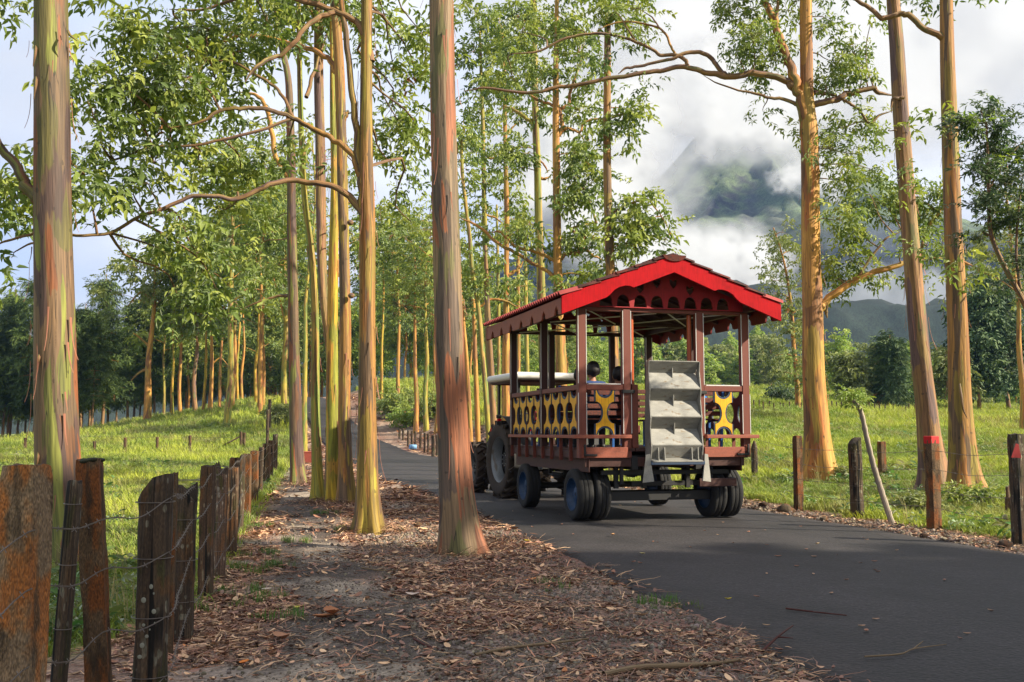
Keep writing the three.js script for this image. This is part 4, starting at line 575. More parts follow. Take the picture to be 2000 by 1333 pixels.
// ---- the trunk with the long arching branches
{
  const t = hero('yellow-brown eucalyptus with two long arching branches reaching over the fence', M.olive, 13.6, [[720, 1040, 47], [718, 940, 41], [717, 800, 36], [717, 600, 32], [717, 430, 31], [715, 320, 27], [715, 160, 24], [716, 0, 22]], { roots: 5, flare: 0.75, flareH: 0.3, k: 26, up: 6, peel: 40 });
  limb(t, M.olive, [[716, 470, 22], [706, 380, 18], [701, 310, 15], [692, 220, 13], [680, 110, 12], [668, 0, 11], [655, -110, 8]]);
  limb(t, M.dusk, [[718, 448, 21], [707, 408, 18], [680, 383, 14], [650, 365, 12], [612, 358, 11.5], [575, 352, 11], [532, 360, 10.5, -0.2], [500, 373, 10, -0.3], [458, 390, 9.5, -0.4], [425, 384, 9, -0.5], [375, 385, 8.5, -0.6], [325, 405, 8, -0.7], [263, 428, 7, -0.8], [213, 455, 6.5, -0.9], [150, 460, 6, -1], [65, 452, 5, -1.2], [22, 468, 4, -1.3], [-20, 480, 3, -1.4]], { n: 80 });
  limb(t, M.olive, [[706, 350, 15], [685, 300, 12], [650, 272, 11], [612, 252, 10.5], [575, 232, 9.5], [525, 215, 9, -0.2], [470, 212, 8, -0.4], [430, 217, 7, -0.5], [390, 240, 6, -0.6], [330, 250, 4, -0.7]], { n: 60 });
  limb(t, M.dusk, [[573, 231, 7], [500, 256, 6.5, -0.2], [440, 272, 6, -0.3], [375, 285, 5.5, -0.4], [300, 287, 5, -0.5], [225, 312, 4.5, -0.6], [160, 332, 3, -0.7]]);
  limb(t, M.dusk, [[573, 232, 8], [556, 195, 7, 0.1], [537, 170, 6.5, 0.2], [500, 147, 6, 0.2], [450, 120, 5, 0.3], [400, 118, 4, 0.3]]);
  limb(t, M.dusk, [[724, 120, 17], [718, 90, 15], [708, 62, 14], [687, 37, 13], [650, 20, 12], [622, 10, 11.5], [587, 0, 11], [530, -20, 9], [440, 4, 7], [395, 20, 6], [330, 18, 4]], { n: 60 });
  limb(t, M.dusk, [[652, 24, 11, -0.1], [625, 32, 10.5, -0.2], [600, 50, 10, -0.3], [575, 82, 9.5, -0.4], [550, 107, 9, -0.4], [525, 115, 8.5, -0.5], [500, 132, 8, -0.6], [478, 160, 6, -0.7]], { n: 50 });
  blobs(t, [
    [250, 60, 75, 55, 51, -0.8], [350, 55, 75, 50, 56, 0.3], [300, 120, 95, 60, 73, -0.3], [410, 60, 60, 55, 45, 0.6], [215, 140, 55, 50, 39, -1], [380, 150, 80, 55, 62, -0.4], [470, 100, 60, 50, 39, 0.8], [260, 195, 70, 50, 51, -0.6], [180, 225, 45, 40, 28, -1.2], [340, 215, 70, 45, 51, 0.2], [430, 190, 60, 45, 34, 0.9],
    [210, 285, 60, 40, 28, -0.8], [300, 320, 60, 40, 28, -0.5], [390, 330, 60, 45, 34, 0.5], [260, 380, 45, 35, 20, -0.8], [350, 440, 50, 40, 25, -0.4], [330, 500, 45, 40, 19, 0], [290, 360, 40, 30, 17, -0.7], [470, 330, 60, 50, 28, 1.2], [520, 40, 60, 40, 34, 1], [560, 290, 40, 40, 15, 1.2], [440, 410, 60, 50, 28, 0.8], [180, 385, 30, 30, 11, -1], [390, 500, 40, 40, 17, 0.4], [420, 560, 34, 40, 15, 0.2], [350, 590, 36, 36, 12, 0.2],
    [640, -70, 120, 60, 62, 0], [400, -60, 160, 60, 79, 0], [820, 60, 55, 60, 28, 2], [780, 240, 40, 60, 23, 2.5], [770, 140, 36, 60, 19, 2.4], [770, 330, 34, 50, 23, 3], [800, 430, 34, 40, 20, 3.5], [765, 210, 34, 50, 23, 3], [810, 150, 40, 60, 31, 3], [760, 60, 36, 50, 28, 2.5], [800, 260, 30, 40, 19, 3.2]], { tight: 0.42 });
  t.done();
}
// ---- the cluster of four stems
for (const [label, mat, d, pts, o] of [
  ['green eucalyptus stem, leaning, first of the close cluster of trunks', M.lime, 19.9, [[621, 972, 24], [619, 900, 21], [616, 800, 18], [615, 620, 15], [608, 500, 14], [596, 400, 12], [591, 330, 12], [586, 200, 11], [584, 80, 10], [582, 0, 9]], { v: 0 }],
  ['dark reddish eucalyptus stem squeezed behind the green and yellow ones in the cluster', M.dusk, 20.8, [[641, 966, 16], [643, 860, 14], [643, 700, 13], [630, 560, 18], [626, 400, 20], [625, 300, 20], [622, 150, 19], [622, 0, 17]], { v: 1 }],
  ['bright yellow eucalyptus stem in the middle of the close cluster', M.gold, 19.6, [[651, 984, 29], [650, 900, 26], [649, 800, 25], [649, 650, 22], [651, 520, 20], [653, 350, 14], [650, 230, 12], [649, 130, 10], [648, 0, 8]], { v: 2 }],
  ['brown eucalyptus stem with a knot, nearest the road in the close cluster', M.olive, 19.2, [[677, 984, 31], [674, 900, 26], [672, 800, 24], [674, 650, 23], [672, 520, 21], [668, 350, 21], [666, 250, 20], [663, 150, 21], [658, 60, 19], [654, 0, 17]], { v: 3 }],
]) {
  const t = hero(label, mat, d, pts, { roots: 4, flare: 0.6, flareH: 0.3, k: 20, up: 5, peel: 26 });
  if (o.v === 3) { limb(t, M.tan, [[664, 172, 14], [657, 145, 13], [645, 120, 11], [620, 102, 10], [582, 90, 9], [537, 77, 9], [500, 70, 8], [460, 72, 7], [437, 80, 6], [470, 45, 5]], { n: 50 }); [at(684, 435, 19.05), at(686, 578, 19.05)].forEach((p) => part('knot', new THREE.SphereGeometry(0.055, 10, 8).scale(1.2, 1, 1).translate(...t.L(p).toArray()), M.dusk, t.o)); limb(t, M.tan, [[670, 240, 9], [677, 222, 8], [680, 215, 6]]); blobs(t, [[470, 60, 50, 40, 40, 0.4], [560, 40, 50, 40, 40, 0.6], [640, -60, 90, 60, 90, 0]], { sc: 1.15 }); }
  if (o.v === 1) { limb(t, M.lime, [[622, 60, 14], [610, 25, 12], [595, 8, 10], [570, -20, 8]]); blobs(t, [[610, -40, 80, 50, 80, 0]], { sc: 1.15 }); }
  if (o.v === 0) { limb(t, M.dusk, [[598, 190, 9, 0.1], [610, 150, 8, 0.3], [640, 60, 7, 0.6]]); blobs(t, [[570, -40, 60, 50, 60, 0], [540, 20, 46, 40, 40, 0.5], [598, 260, 18, 30, 12, 1.5]], { sc: 1.15 }); }
  if (o.v === 2) blobs(t, [[690, 20, 40, 50, 50, 1], [700, 330, 20, 40, 14, 2], [690, 470, 18, 30, 12, 1.5], [745, 430, 24, 40, 24, 2]], { sc: 1.15 });
  t.done();
}
{ // dark stem beside the fence path
  const t = hero('slim dark eucalyptus trunk closest to the fence line, lit on its edge', M.grey, 26, [[582, 944, 30], [578, 860, 25], [576, 760, 23], [573, 640, 21], [571, 520, 20], [569, 400, 17], [569, 330, 17], [566, 230, 16], [562, 150, 13], [545, 70, 11], [538, 0, 10]], { roots: 4, flare: 0.7, flareH: 0.35, k: 18, up: 5 });
  limb(t, M.tan, [[567, 352, 12], [545, 320, 10], [530, 260, 10], [522, 220, 9], [505, 190, 8], [470, 180, 7]]); limb(t, M.dusk, [[570, 578, 9], [540, 580, 5], [505, 590, 4], [470, 605, 3]]);
  blobs(t, [[520, 330, 50, 50, 46, 0.6], [530, 430, 40, 50, 36, 0.8], [490, 250, 40, 40, 30, 0.5], [500, 480, 40, 40, 30, 1], [545, 520, 24, 40, 20, 1], [540, -20, 60, 60, 60, 0], [460, 590, 34, 30, 22, 0]], { sc: 1.35 }); t.done();
}
// ---- three big trunks beyond the far fence
{
  const t = hero('orange eucalyptus trunk forking into a V beside the trailer roof', M.tan, 24, [[1600, 930, 58], [1596, 840, 49], [1590, 740, 43], [1587, 600, 39], [1583, 450, 36], [1582, 330, 36], [1580, 250, 34], [1576, 190, 26], [1575, 100, 25], [1574, 0, 24]], { roots: 5, flare: 0.55, flareH: 0.45, k: 28, up: 6, peel: 34 });
  limb(t, M.tan, [[1582, 290, 26], [1574, 230, 24], [1560, 180, 21], [1545, 130, 18], [1530, 95, 17], [1516, 50, 16], [1500, 10, 15], [1480, -30, 12]]);
  limb(t, M.dusk, [[1514, 45, 10], [1518, 20, 8], [1520, -20, 6]]);
  limb(t, M.dusk, [[1552, 172, 18], [1540, 160, 15], [1510, 148, 13], [1470, 143, 12.5], [1420, 150, 12.5], [1385, 142, 11], [1337, 132, 10], [1290, 138, 9.5], [1250, 145, 9], [1185, 155, 8.5], [1125, 165, 8], [1090, 170, 8], [1050, 179, 7], [1000, 180, 6], [950, 172, 5], [905, 178, 4]], { n: 90 });
  limb(t, M.dusk, [[1420, 148, 10], [1405, 135, 9], [1392, 115, 9], [1375, 105, 8.5], [1345, 103, 8], [1312, 115, 7], [1275, 124, 6], [1245, 130, 6], [1222, 134, 5], [1207, 145, 4]], { n: 50 });
  limb(t, M.dusk, [[1345, 131, 8], [1340, 120, 8], [1320, 108, 7.5], [1290, 108, 7], [1275, 97, 6.5], [1237, 80, 6], [1187, 67, 6], [1150, 66, 5], [1100, 77, 5], [1050, 100, 4.5], [1000, 105, 4]], { n: 60 });
  limb(t, M.tan, [[1320, 107, 5], [1308, 85, 5], [1300, 67, 5], [1287, 55, 4.5], [1237, 43, 4], [1200, 45, 3.5], [1165, 60, 3]]); limb(t, M.dusk, [[1290, 57, 3.5], [1275, 35, 3], [1250, 18, 2.5]]); limb(t, M.dusk, [[1240, 78, 4], [1225, 55, 3.5], [1213, 35, 3], [1200, 20, 3]]);
  limb(t, M.dusk, [[1588, 205, 14, 0.1], [1620, 196, 13, 0.1], [1636, 197, 13, 0.1], [1650, 185, 12, 0.1], [1680, 178, 11, 0.1], [1707, 171, 10, 0.1], [1716, 180, 9, 0.1], [1745, 186, 8, 0.2]], { n: 40 }); limb(t, M.dusk, [[1590, 180, 10, 0.2], [1620, 184, 8, 0.2], [1640, 190, 7, 0.2]]);
  limb(t, M.dusk, [[1645, 193, 6], [1660, 203, 6], [1675, 212, 5.5], [1700, 240, 5], [1717, 226, 5], [1742, 217, 4]]); limb(t, M.dusk, [[1558, 205, 9], [1530, 193, 7], [1500, 190, 6], [1470, 182, 5], [1440, 175, 4], [1400, 162, 3], [1375, 148, 3]]);
  limb(t, M.tan, [[1600, 604, 20], [1612, 588, 15], [1650, 561, 14], [1695, 538, 12], [1725, 526, 11], [1762, 516, 9], [1797, 508, 8, 0.2], [1850, 503, 7, 0.4]], { n: 40 }); limb(t, M.dusk, [[1675, 545, 5], [1690, 520, 5], [1712, 490, 4.5], [1730, 467, 4], [1762, 452, 3]]); limb(t, M.dusk, [[1612, 590, 8], [1614, 605, 8], [1616, 622, 5]]); limb(t, M.lime, [[1800, 508, 6, 0.3], [1802, 480, 6, 0.3], [1815, 440, 7, 0.3], [1835, 415, 7, 0.3], [1850, 395, 6, 0.3]]);
  blobs(t, [[1440, 25, 36, 34, 60, 0.3], [1470, 70, 46, 36, 70, -0.5], [1510, 110, 40, 36, 50, 0.8], [1440, 105, 26, 24, 26, 0.4], [1480, 140, 36, 26, 30, 0.9], [1540, 20, 30, 30, 30, 0.8], [1490, 215, 14, 14, 8, 0.4], [1620, 40, 30, 20, 22, 0.2], [1660, 90, 36, 24, 30, 0.4], [1680, 130, 34, 26, 32, -0.3], [1625, 120, 30, 26, 24, 0.6], [1650, 150, 36, 26, 30, 0.2], [1610, 155, 24, 24, 20, 0.6], [1700, 50, 16, 14, 6, 0.2],
    [1640, 250, 36, 30, 36, 0.2], [1680, 240, 30, 26, 26, 0.3], [1620, 290, 34, 26, 30, -0.2], [1665, 300, 36, 26, 34, 0.3], [1650, 350, 36, 30, 40, 0], [1700, 330, 30, 26, 24, 0.4], [1700, 380, 36, 22, 26, 0.2], [1560, 270, 16, 16, 8, 0.4], [1640, 430, 36, 30, 40, -0.4], [1670, 455, 30, 26, 32, 0.2], [1720, 395, 40, 22, 40, 0.5], [1665, 510, 40, 26, 36, 0.3], [1640, 545, 30, 20, 24, 0.4], [1720, 545, 22, 14, 12, 0.2], [1625, 535, 16, 24, 14, 0.5], [1775, 470, 20, 20, 14, -0.8], [1810, 480, 36, 34, 36, 0.5], [1830, 380, 50, 26, 60, 0.3], [1790, 420, 36, 30, 34, 0.6], [1770, 375, 36, 24, 36, 0.5]], { sc: 1.05, tight: 0.36, per: 8, pal: 'euc' });
  blobs(t, [[1020, 60, 50, 50, 50, 2], [1130, 60, 50, 36, 50, 1], [1235, 20, 30, 20, 18, 0.3], [1000, 150, 60, 40, 50, 1.5], [1260, 60, 26, 16, 12, 0.2], [1225, 85, 14, 10, 6, 0], [1250, 160, 20, 10, 8, 0], [1450, -60, 90, 50, 90, 0], [1600, -70, 90, 50, 90, 0]], { sc: 1.05, tight: 0.4 });
  t.done();
}
{
  const t = hero('leaning grey-brown eucalyptus trunk behind the red-topped fence post', M.dusk, 20.6, [[1829, 962, 52], [1818, 880, 45], [1810, 800, 40], [1801, 720, 37], [1793, 640, 36], [1783, 520, 34], [1775, 430, 32], [1765, 300, 31], [1758, 200, 30], [1752, 90, 28], [1745, 0, 26]], { roots: 4, flare: 0.6, flareH: 0.4, k: 26, up: 6, peel: 40 });
  limb(t, M.dusk, [[1750, 60, 12], [1748, 20, 11], [1743, -20, 9]]); limb(t, M.dusk, [[1766, 190, 8, -0.2], [1744, 195, 6, -0.2], [1742, 220, 4, -0.2]]);
  blobs(t, [[1735, 255, 14, 12, 8, -0.2], [1780, 360, 20, 16, 14, -0.4], [1775, 478, 20, 14, 12, -0.5], [1720, -70, 80, 50, 80, 0]], { sc: 1 }); t.done();
}
{
  const t = hero('upright olive and orange eucalyptus trunk with a high bare branch and a loose bark strip', M.olive, 18.9, [[1886, 966, 56], [1880, 880, 48], [1875, 780, 42], [1871, 640, 37], [1864, 480, 34], [1858, 330, 32], [1854, 200, 30], [1851, 100, 27], [1849, 0, 25]], { roots: 5, flare: 0.6, flareH: 0.35, skew: 0.7, skewA: 0, k: 26, up: 6, peel: 40 });
  limb(t, M.dusk, [[1856, 110, 18], [1850, 82, 15], [1825, 67, 13], [1795, 47, 12], [1775, 30, 12], [1755, 27, 11], [1738, 33, 10], [1722, 34, 10], [1700, 17, 9], [1675, 0, 8], [1640, -30, 6]], { n: 50 });
  limb(t, M.dusk, [[1860, 24, 7], [1852, 15, 6], [1848, 6, 5]]); part('bark_strip', tube([at(1875, 750, 18.6), at(1878, 775, 18.55), at(1882, 800, 18.58), at(1890, 818, 18.6)].map((p) => t.L(p)), [0.02, 0.03, 0.02, 0.006], { n: 10, k: 6 }), M.dusk, t.o);
  limb(t, M.tan, [[1878, 511, 8], [1892, 516, 5], [1902, 520, 3]]); blobs(t, [[1880, 530, 24, 14, 14, -0.3], [1850, 240, 36, 20, 22, -0.6], [1860, -70, 90, 50, 90, 0]], { sc: 1 }); t.done();
}
// ---- row of trees on the far side of the road, behind the trailer
for (const [label, mat, d, pts, limbs, bl, pal] of [
  ['tall straight yellow eucalyptus trunk rising just beside the trailer roof peak', M.olive, 30, [[1203, 880, 24], [1200, 735, 21], [1196, 620, 20], [1190, 480, 18], [1186, 330, 16], [1186, 200, 15], [1187, 60, 13], [1187, 0, 12]], [[[1190, 420, 5], [1215, 405, 4], [1240, 395, 4], [1262, 385, 3]], [[1262, 386, 3], [1290, 420, 2.5], [1310, 455, 2]], [[1188, 235, 5], [1165, 233, 4], [1140, 240, 4], [1132, 258, 5], [1110, 250, 6]]], [[1215, 225, 26, 20, 30], [1235, 215, 22, 12, 18], [1205, 265, 14, 20, 14], [1220, 410, 26, 18, 28], [1250, 395, 24, 14, 24], [1260, 440, 28, 22, 30], [1225, 450, 26, 20, 26], [1290, 430, 18, 14, 12], [1295, 480, 16, 10, 8], [1235, 480, 26, 16, 20], [1205, 520, 20, 30, 22], [1190, 30, 40, 30, 50], [1195, 130, 12, 20, 10], [1220, 20, 24, 14, 14], [1180, -50, 60, 40, 60]]],
  ['orange eucalyptus with crooked side branches seen between the trailer posts', M.tan, 34, [[1098, 870, 24], [1096, 730, 22], [1093, 640, 20], [1090, 560, 18], [1088, 440, 16], [1087, 330, 15], [1086, 260, 14], [1086, 150, 12], [1087, 60, 9], [1088, 0, 8]], [[[1088, 545, 9], [1070, 532, 8], [1037, 512, 7], [1000, 490, 7], [974, 477, 6.5], [943, 449, 6], [920, 435, 5], [896, 425, 4]], [[1086, 512, 8], [1065, 500, 7], [1040, 490, 7], [1006, 482, 6], [990, 465, 5], [975, 452, 5], [960, 455, 4]], [[1094, 508, 8], [1104, 498, 8], [1130, 494, 8], [1140, 488, 7], [1160, 500, 5], [1180, 510, 4]], [[1130, 493, 6], [1134, 475, 6], [1141, 460, 6], [1120, 454, 6], [1118, 448, 6], [1140, 440, 5], [1165, 436, 5]], [[1165, 436, 5], [1156, 405, 4.5], [1140, 370, 4], [1126, 346, 3]], [[1092, 266, 8], [1098, 240, 8], [1092, 215, 7], [1078, 205, 6], [1050, 195, 6], [1030, 180, 5]], [[1094, 258, 7], [1110, 250, 6], [1130, 257, 5]], [[1090, 215, 8], [1108, 205, 7], [1115, 175, 6], [1128, 140, 5], [1142, 80, 4]]], [[1130, 215, 34, 30, 44], [1145, 280, 30, 26, 34], [1120, 300, 26, 34, 34], [1150, 320, 26, 20, 24], [1130, 370, 30, 30, 40], [1120, 400, 24, 24, 26], [1160, 350, 18, 20, 16], [1130, 440, 34, 24, 34], [1160, 470, 26, 24, 24], [1110, 470, 22, 26, 20], [1150, 540, 30, 26, 36], [1120, 560, 26, 20, 20], [1130, 100, 36, 40, 50], [1150, 170, 26, 30, 30], [1100, 40, 40, 40, 50], [1060, 150, 30, 30, 30], [1030, 460, 24, 20, 22], [1010, 450, 20, 16, 16], [1110, 345, 16, 30, 16], [1090, -50, 70, 40, 60]]],
  ['green-tinged eucalyptus trunk left of the crooked orange one, crossing the haze', M.lime, 38, [[1066, 862, 20], [1062, 740, 18], [1058, 600, 17], [1055, 500, 16], [1052, 420, 15], [1050, 330, 14], [1047, 260, 14], [1045, 180, 12], [1044, 80, 10], [1043, 0, 9]], [[[1046, 258, 8], [1036, 240, 8], [1018, 224, 7], [1000, 212, 6], [983, 207, 5]], [[1053, 348, 6], [1065, 350, 6], [1075, 344, 5]], [[1052, 310, 3], [1065, 325, 4], [1070, 338, 5]], [[1044, 60, 6], [1030, 45, 5], [1008, 32, 4]]], [[1000, 290, 26, 24, 34], [1020, 300, 20, 16, 18], [985, 330, 24, 20, 24], [1000, 220, 30, 20, 26], [1030, 150, 26, 40, 40], [1010, 90, 30, 40, 50], [1060, 60, 30, 30, 40], [1020, 20, 40, 26, 40], [1070, 210, 20, 30, 18], [1040, -50, 70, 40, 60]]],
  ['thin brown eucalyptus trunk right of the paired trunks by the salmon-streaked tree', M.tan, 46, [[990, 800, 14], [989, 640, 12], [989, 530, 10], [990, 450, 10], [988, 330, 9], [986, 220, 8], [984, 130, 7], [980, 60, 5]], [[[989, 540, 6], [1005, 530, 6], [1015, 522, 5], [1022, 510, 5]], [[986, 270, 4], [1000, 250, 4], [1018, 235, 3]]], [[970, 300, 20, 30, 30], [995, 380, 18, 26, 24], [1000, 560, 20, 24, 20], [970, 180, 26, 36, 40], [985, 100, 26, 30, 36], [1010, 430, 18, 20, 16], [1020, 450, 16, 16, 14], [975, 40, 30, 26, 36], [1030, 560, 14, 20, 10]]],
  ['yellowish eucalyptus trunk, first to the right of the salmon-streaked trunk', M.lime, 48, [[962, 840, 13], [955, 700, 12], [950, 560, 11], [947, 450, 10], [945, 350, 9], [943, 240, 8], [940, 150, 7], [937, 60, 5]], [[[944, 300, 4], [960, 310, 4], [975, 300, 3]], [[948, 420, 4], [965, 425, 4], [985, 440, 4]]], [[920, 300, 24, 34, 40], [935, 220, 28, 36, 50], [950, 160, 26, 30, 40], [960, 360, 20, 26, 24], [930, 400, 18, 30, 24], [925, 100, 30, 40, 56], [960, 80, 24, 30, 30], [930, 30, 36, 30, 50], [960, 470, 20, 30, 20], [920, 480, 16, 30, 18]]],
  ['thin leaning yellow eucalyptus stem between the tractor tyre and the salmon-streaked trunk', M.lime, 44, [[957, 862, 11], [949, 770, 10.5], [942, 690, 10], [934, 600, 9], [924, 540, 9], [918, 470, 8], [912, 420, 8], [904, 350, 7], [900, 260, 6]], [[[936, 600, 5], [960, 585, 5], [990, 590, 5], [1010, 600, 4]]], [[905, 250, 16, 40, 30], [910, 330, 14, 30, 18], [930, 560, 22, 26, 24]]],
  ['slim yellow eucalyptus far behind the trailer, seen between its corner posts', M.lime, 58, [[1032, 842, 9], [1030, 740, 8.5], [1028, 650, 8], [1026, 520, 7], [1024, 400, 5]], [], [[1020, 430, 20, 26, 16], [1035, 500, 16, 20, 12]]],
  ['slim orange eucalyptus far behind the trailer, left of the slim yellow one', M.tan, 62, [[1010, 838, 8], [1012, 740, 7.5], [1013, 640, 7], [1012, 520, 6], [1010, 420, 4]], [], [[1005, 450, 16, 24, 14], [1020, 520, 14, 18, 10]]],
  ['slim yellow eucalyptus between the brown and the yellowish trunks above the tractor', M.lime, 64, [[975, 842, 8], [974, 740, 7.5], [974, 620, 7], [972, 500, 6], [970, 400, 4]], [], [[975, 430, 16, 26, 14], [965, 500, 12, 18, 8]]],
  ['slim orange eucalyptus in line with the tractor canopy edge', M.tan, 60, [[985, 846, 8], [983, 760, 7.5], [985, 660, 7], [987, 540, 6], [988, 440, 4]], [], [[985, 470, 14, 24, 12]]],
  ['thin pale eucalyptus stem just behind the right edge of the salmon-streaked trunk', M.tan, 45, [[921, 866, 9], [916, 790, 8.5], [911, 700, 8], [906, 640, 7], [900, 560, 6], [896, 470, 5]], [], [[905, 560, 12, 24, 14]]],
  ['brown eucalyptus stem standing directly above the front tractor tyre', M.dusk, 43, [[967, 866, 14], [963, 800, 13], [959, 720, 12], [955, 650, 11], [951, 560, 9], [948, 480, 7]], [], [[945, 500, 16, 26, 16], [965, 540, 16, 20, 14]]],
  ['orange eucalyptus stem next left of the brown one above the tractor tyre', M.tan, 46, [[935, 862, 11], [931, 780, 10], [928, 700, 9], [926, 620, 8], [922, 520, 6]], [[[930, 720, 5], [926, 690, 5], [923, 676, 4]]], [[915, 520, 14, 30, 18]]],
]) {
  const t = hero(label, mat, d, pts, { roots: 4, flare: 0.4, flareH: 0.3, k: 14, n: 36, up: pts[pts.length - 1][1] < 5 ? 5 : 0 });
  for (const l of limbs) limb(t, l[0][2] > 7.5 ? mat : M.tan, l, { k: 7 });
  blobs(t, bl, { kind: 'mid', per: 7, sc: d > 40 ? 1.15 : 0.95, tight: 0.55, thick: 0.02, pal: 'euc' });
  t.done(M.tan);
}
// ---------------------------------------------------------------- trees further off
// o: u, v (foot in the photo) or x, d; top (v of its tip), w trunk width in px, fork, style
function farTree(o) {
  const b = o.x !== undefined ? V(o.x, 0, -o.d) : groundAt(o.u, o.v, o.d0 ?? 30, 160), d = -b.z, x = b.x;
  const t = new Tree(o.name ?? 'eucalyptus_tree', o.label, 'tree', x, d, o.group), r = rng(o.seed ?? Math.floor(o.u * 7 + 3)); t.d = d; t.r = rng((o.seed ?? Math.floor(o.u * 13)) + 1);
  const y0 = t.base.y, top = o.top !== undefined ? at(o.u ?? 1000, o.top, d).y : y0 + o.h, H = top - y0, tr = o.w ? R2(o.w, d) : o.r ?? 0.16, lean = o.lean ?? (r() - 0.5) * 0.05 * H, mat = o.mat ?? M.tan, n = 6;
  const pts = [], rad = []; for (let i = 0; i <= n; i++) { const f = i / n; pts.push(V(x + lean * f * f + (i ? (r() - 0.5) * 0.02 * H : 0), y0 + H * f * 0.96, -d + (i ? (r() - 0.5) * 0.02 * H : 0))); rad.push(tr * lerp(1.05, 0.25, Math.pow(f, 0.9))); }
  t.trunk(mat, pts, rad, { roots: 3, flare: 0.3, flareH: 0.25, k: o.k ?? 9, n: 18 });
  const P = (f) => { const i = Math.min(n - 1, Math.floor(f * n)); return pts[i].clone().lerp(pts[i + 1], f * n - i); };
  const style = o.style ?? 'euc', c0 = o.c0 ?? 0.45, nb = o.nb ?? 9, cr = (o.cr ?? 0.16) * H, dens = o.dens ?? 1;
  if (o.bare) for (const [f, du, dv, hook] of o.bare) { const a = P(f), e = a.clone().add(V(du, dv, (r() - 0.5) * 0.5)), m = a.clone().lerp(e, 0.5).add(V(0, hook ?? 0.4, 0)); t.stem('branch', M.tan, [a, m, e], [tr * 0.4, tr * 0.28, tr * 0.12], { k: 6, n: 10 }); }
  for (let i = 0; i < nb; i++) {
    const f = lerp(c0, 0.99, (i + 0.5 * r()) / nb), a = P(f); let th = i * 2.4 + r();
    if (style === 'pine') {
      const w = cr * lerp(1, 0.12, Math.pow((f - c0) / (1 - c0), 0.9)); for (let k = 0; k < 5; k++) { th = k * 1.257 + i * 0.7 + r() * 0.5; const L = w * lerp(0.6, 1.1, r()), c = a.clone().add(V(Math.cos(th) * L * 0.6, -0.05 * L, Math.sin(th) * L * 0.6)); t.clump(c, L * 0.5, 0.35, Math.round(10 * dens), { kind: 'pine', pal: o.pal ?? 'pine', per: 5, tight: 0.8, twigs: false, from: a, mat: 'dark', thick: 0.04, sc: o.sc ?? 1 }); }
    } else {
      const L = cr * lerp(0.5, 1.15, r()) * (style === 'broad' ? Math.sin(Math.PI * clamp((f - c0) / (1 - c0) * 0.8 + 0.15)) + 0.2 : lerp(1.1, 0.5, (f - c0) / (1 - c0))), c = a.clone().add(V(Math.cos(th) * L, L * lerp(0.1, 0.6, r()), Math.sin(th) * L)), rr = (o.br ?? 0.09) * H * lerp(0.7, 1.2, r());
      t.clump(c, rr * 1.1, rr * 0.75, Math.round(30 * dens), { kind: o.kind ?? (d > 75 ? 'far' : 'mid'), pal: o.pal ?? 'euc', per: 6, tight: o.tight ?? 0.9, from: a, thick: 0.03, mat: o.lm ?? 'euc', sc: o.sc ?? 1, twigs: d < 90 });
    }
  }
  t.done(M.tan); return t.o;
}
function again(o, x, d, s, turn, label, group, sy) { const c = o.clone(); const base = o.name.replace(/_\d{3}$/, ''); c.name = numbered(base); c.position.copy(onGround(x, d, -0.05)); c.scale.set(s, sy ?? s, s); c.rotation.y = turn; if (label) c.userData.label = label; if (group) c.userData.group = group; scene.add(c); return c; }

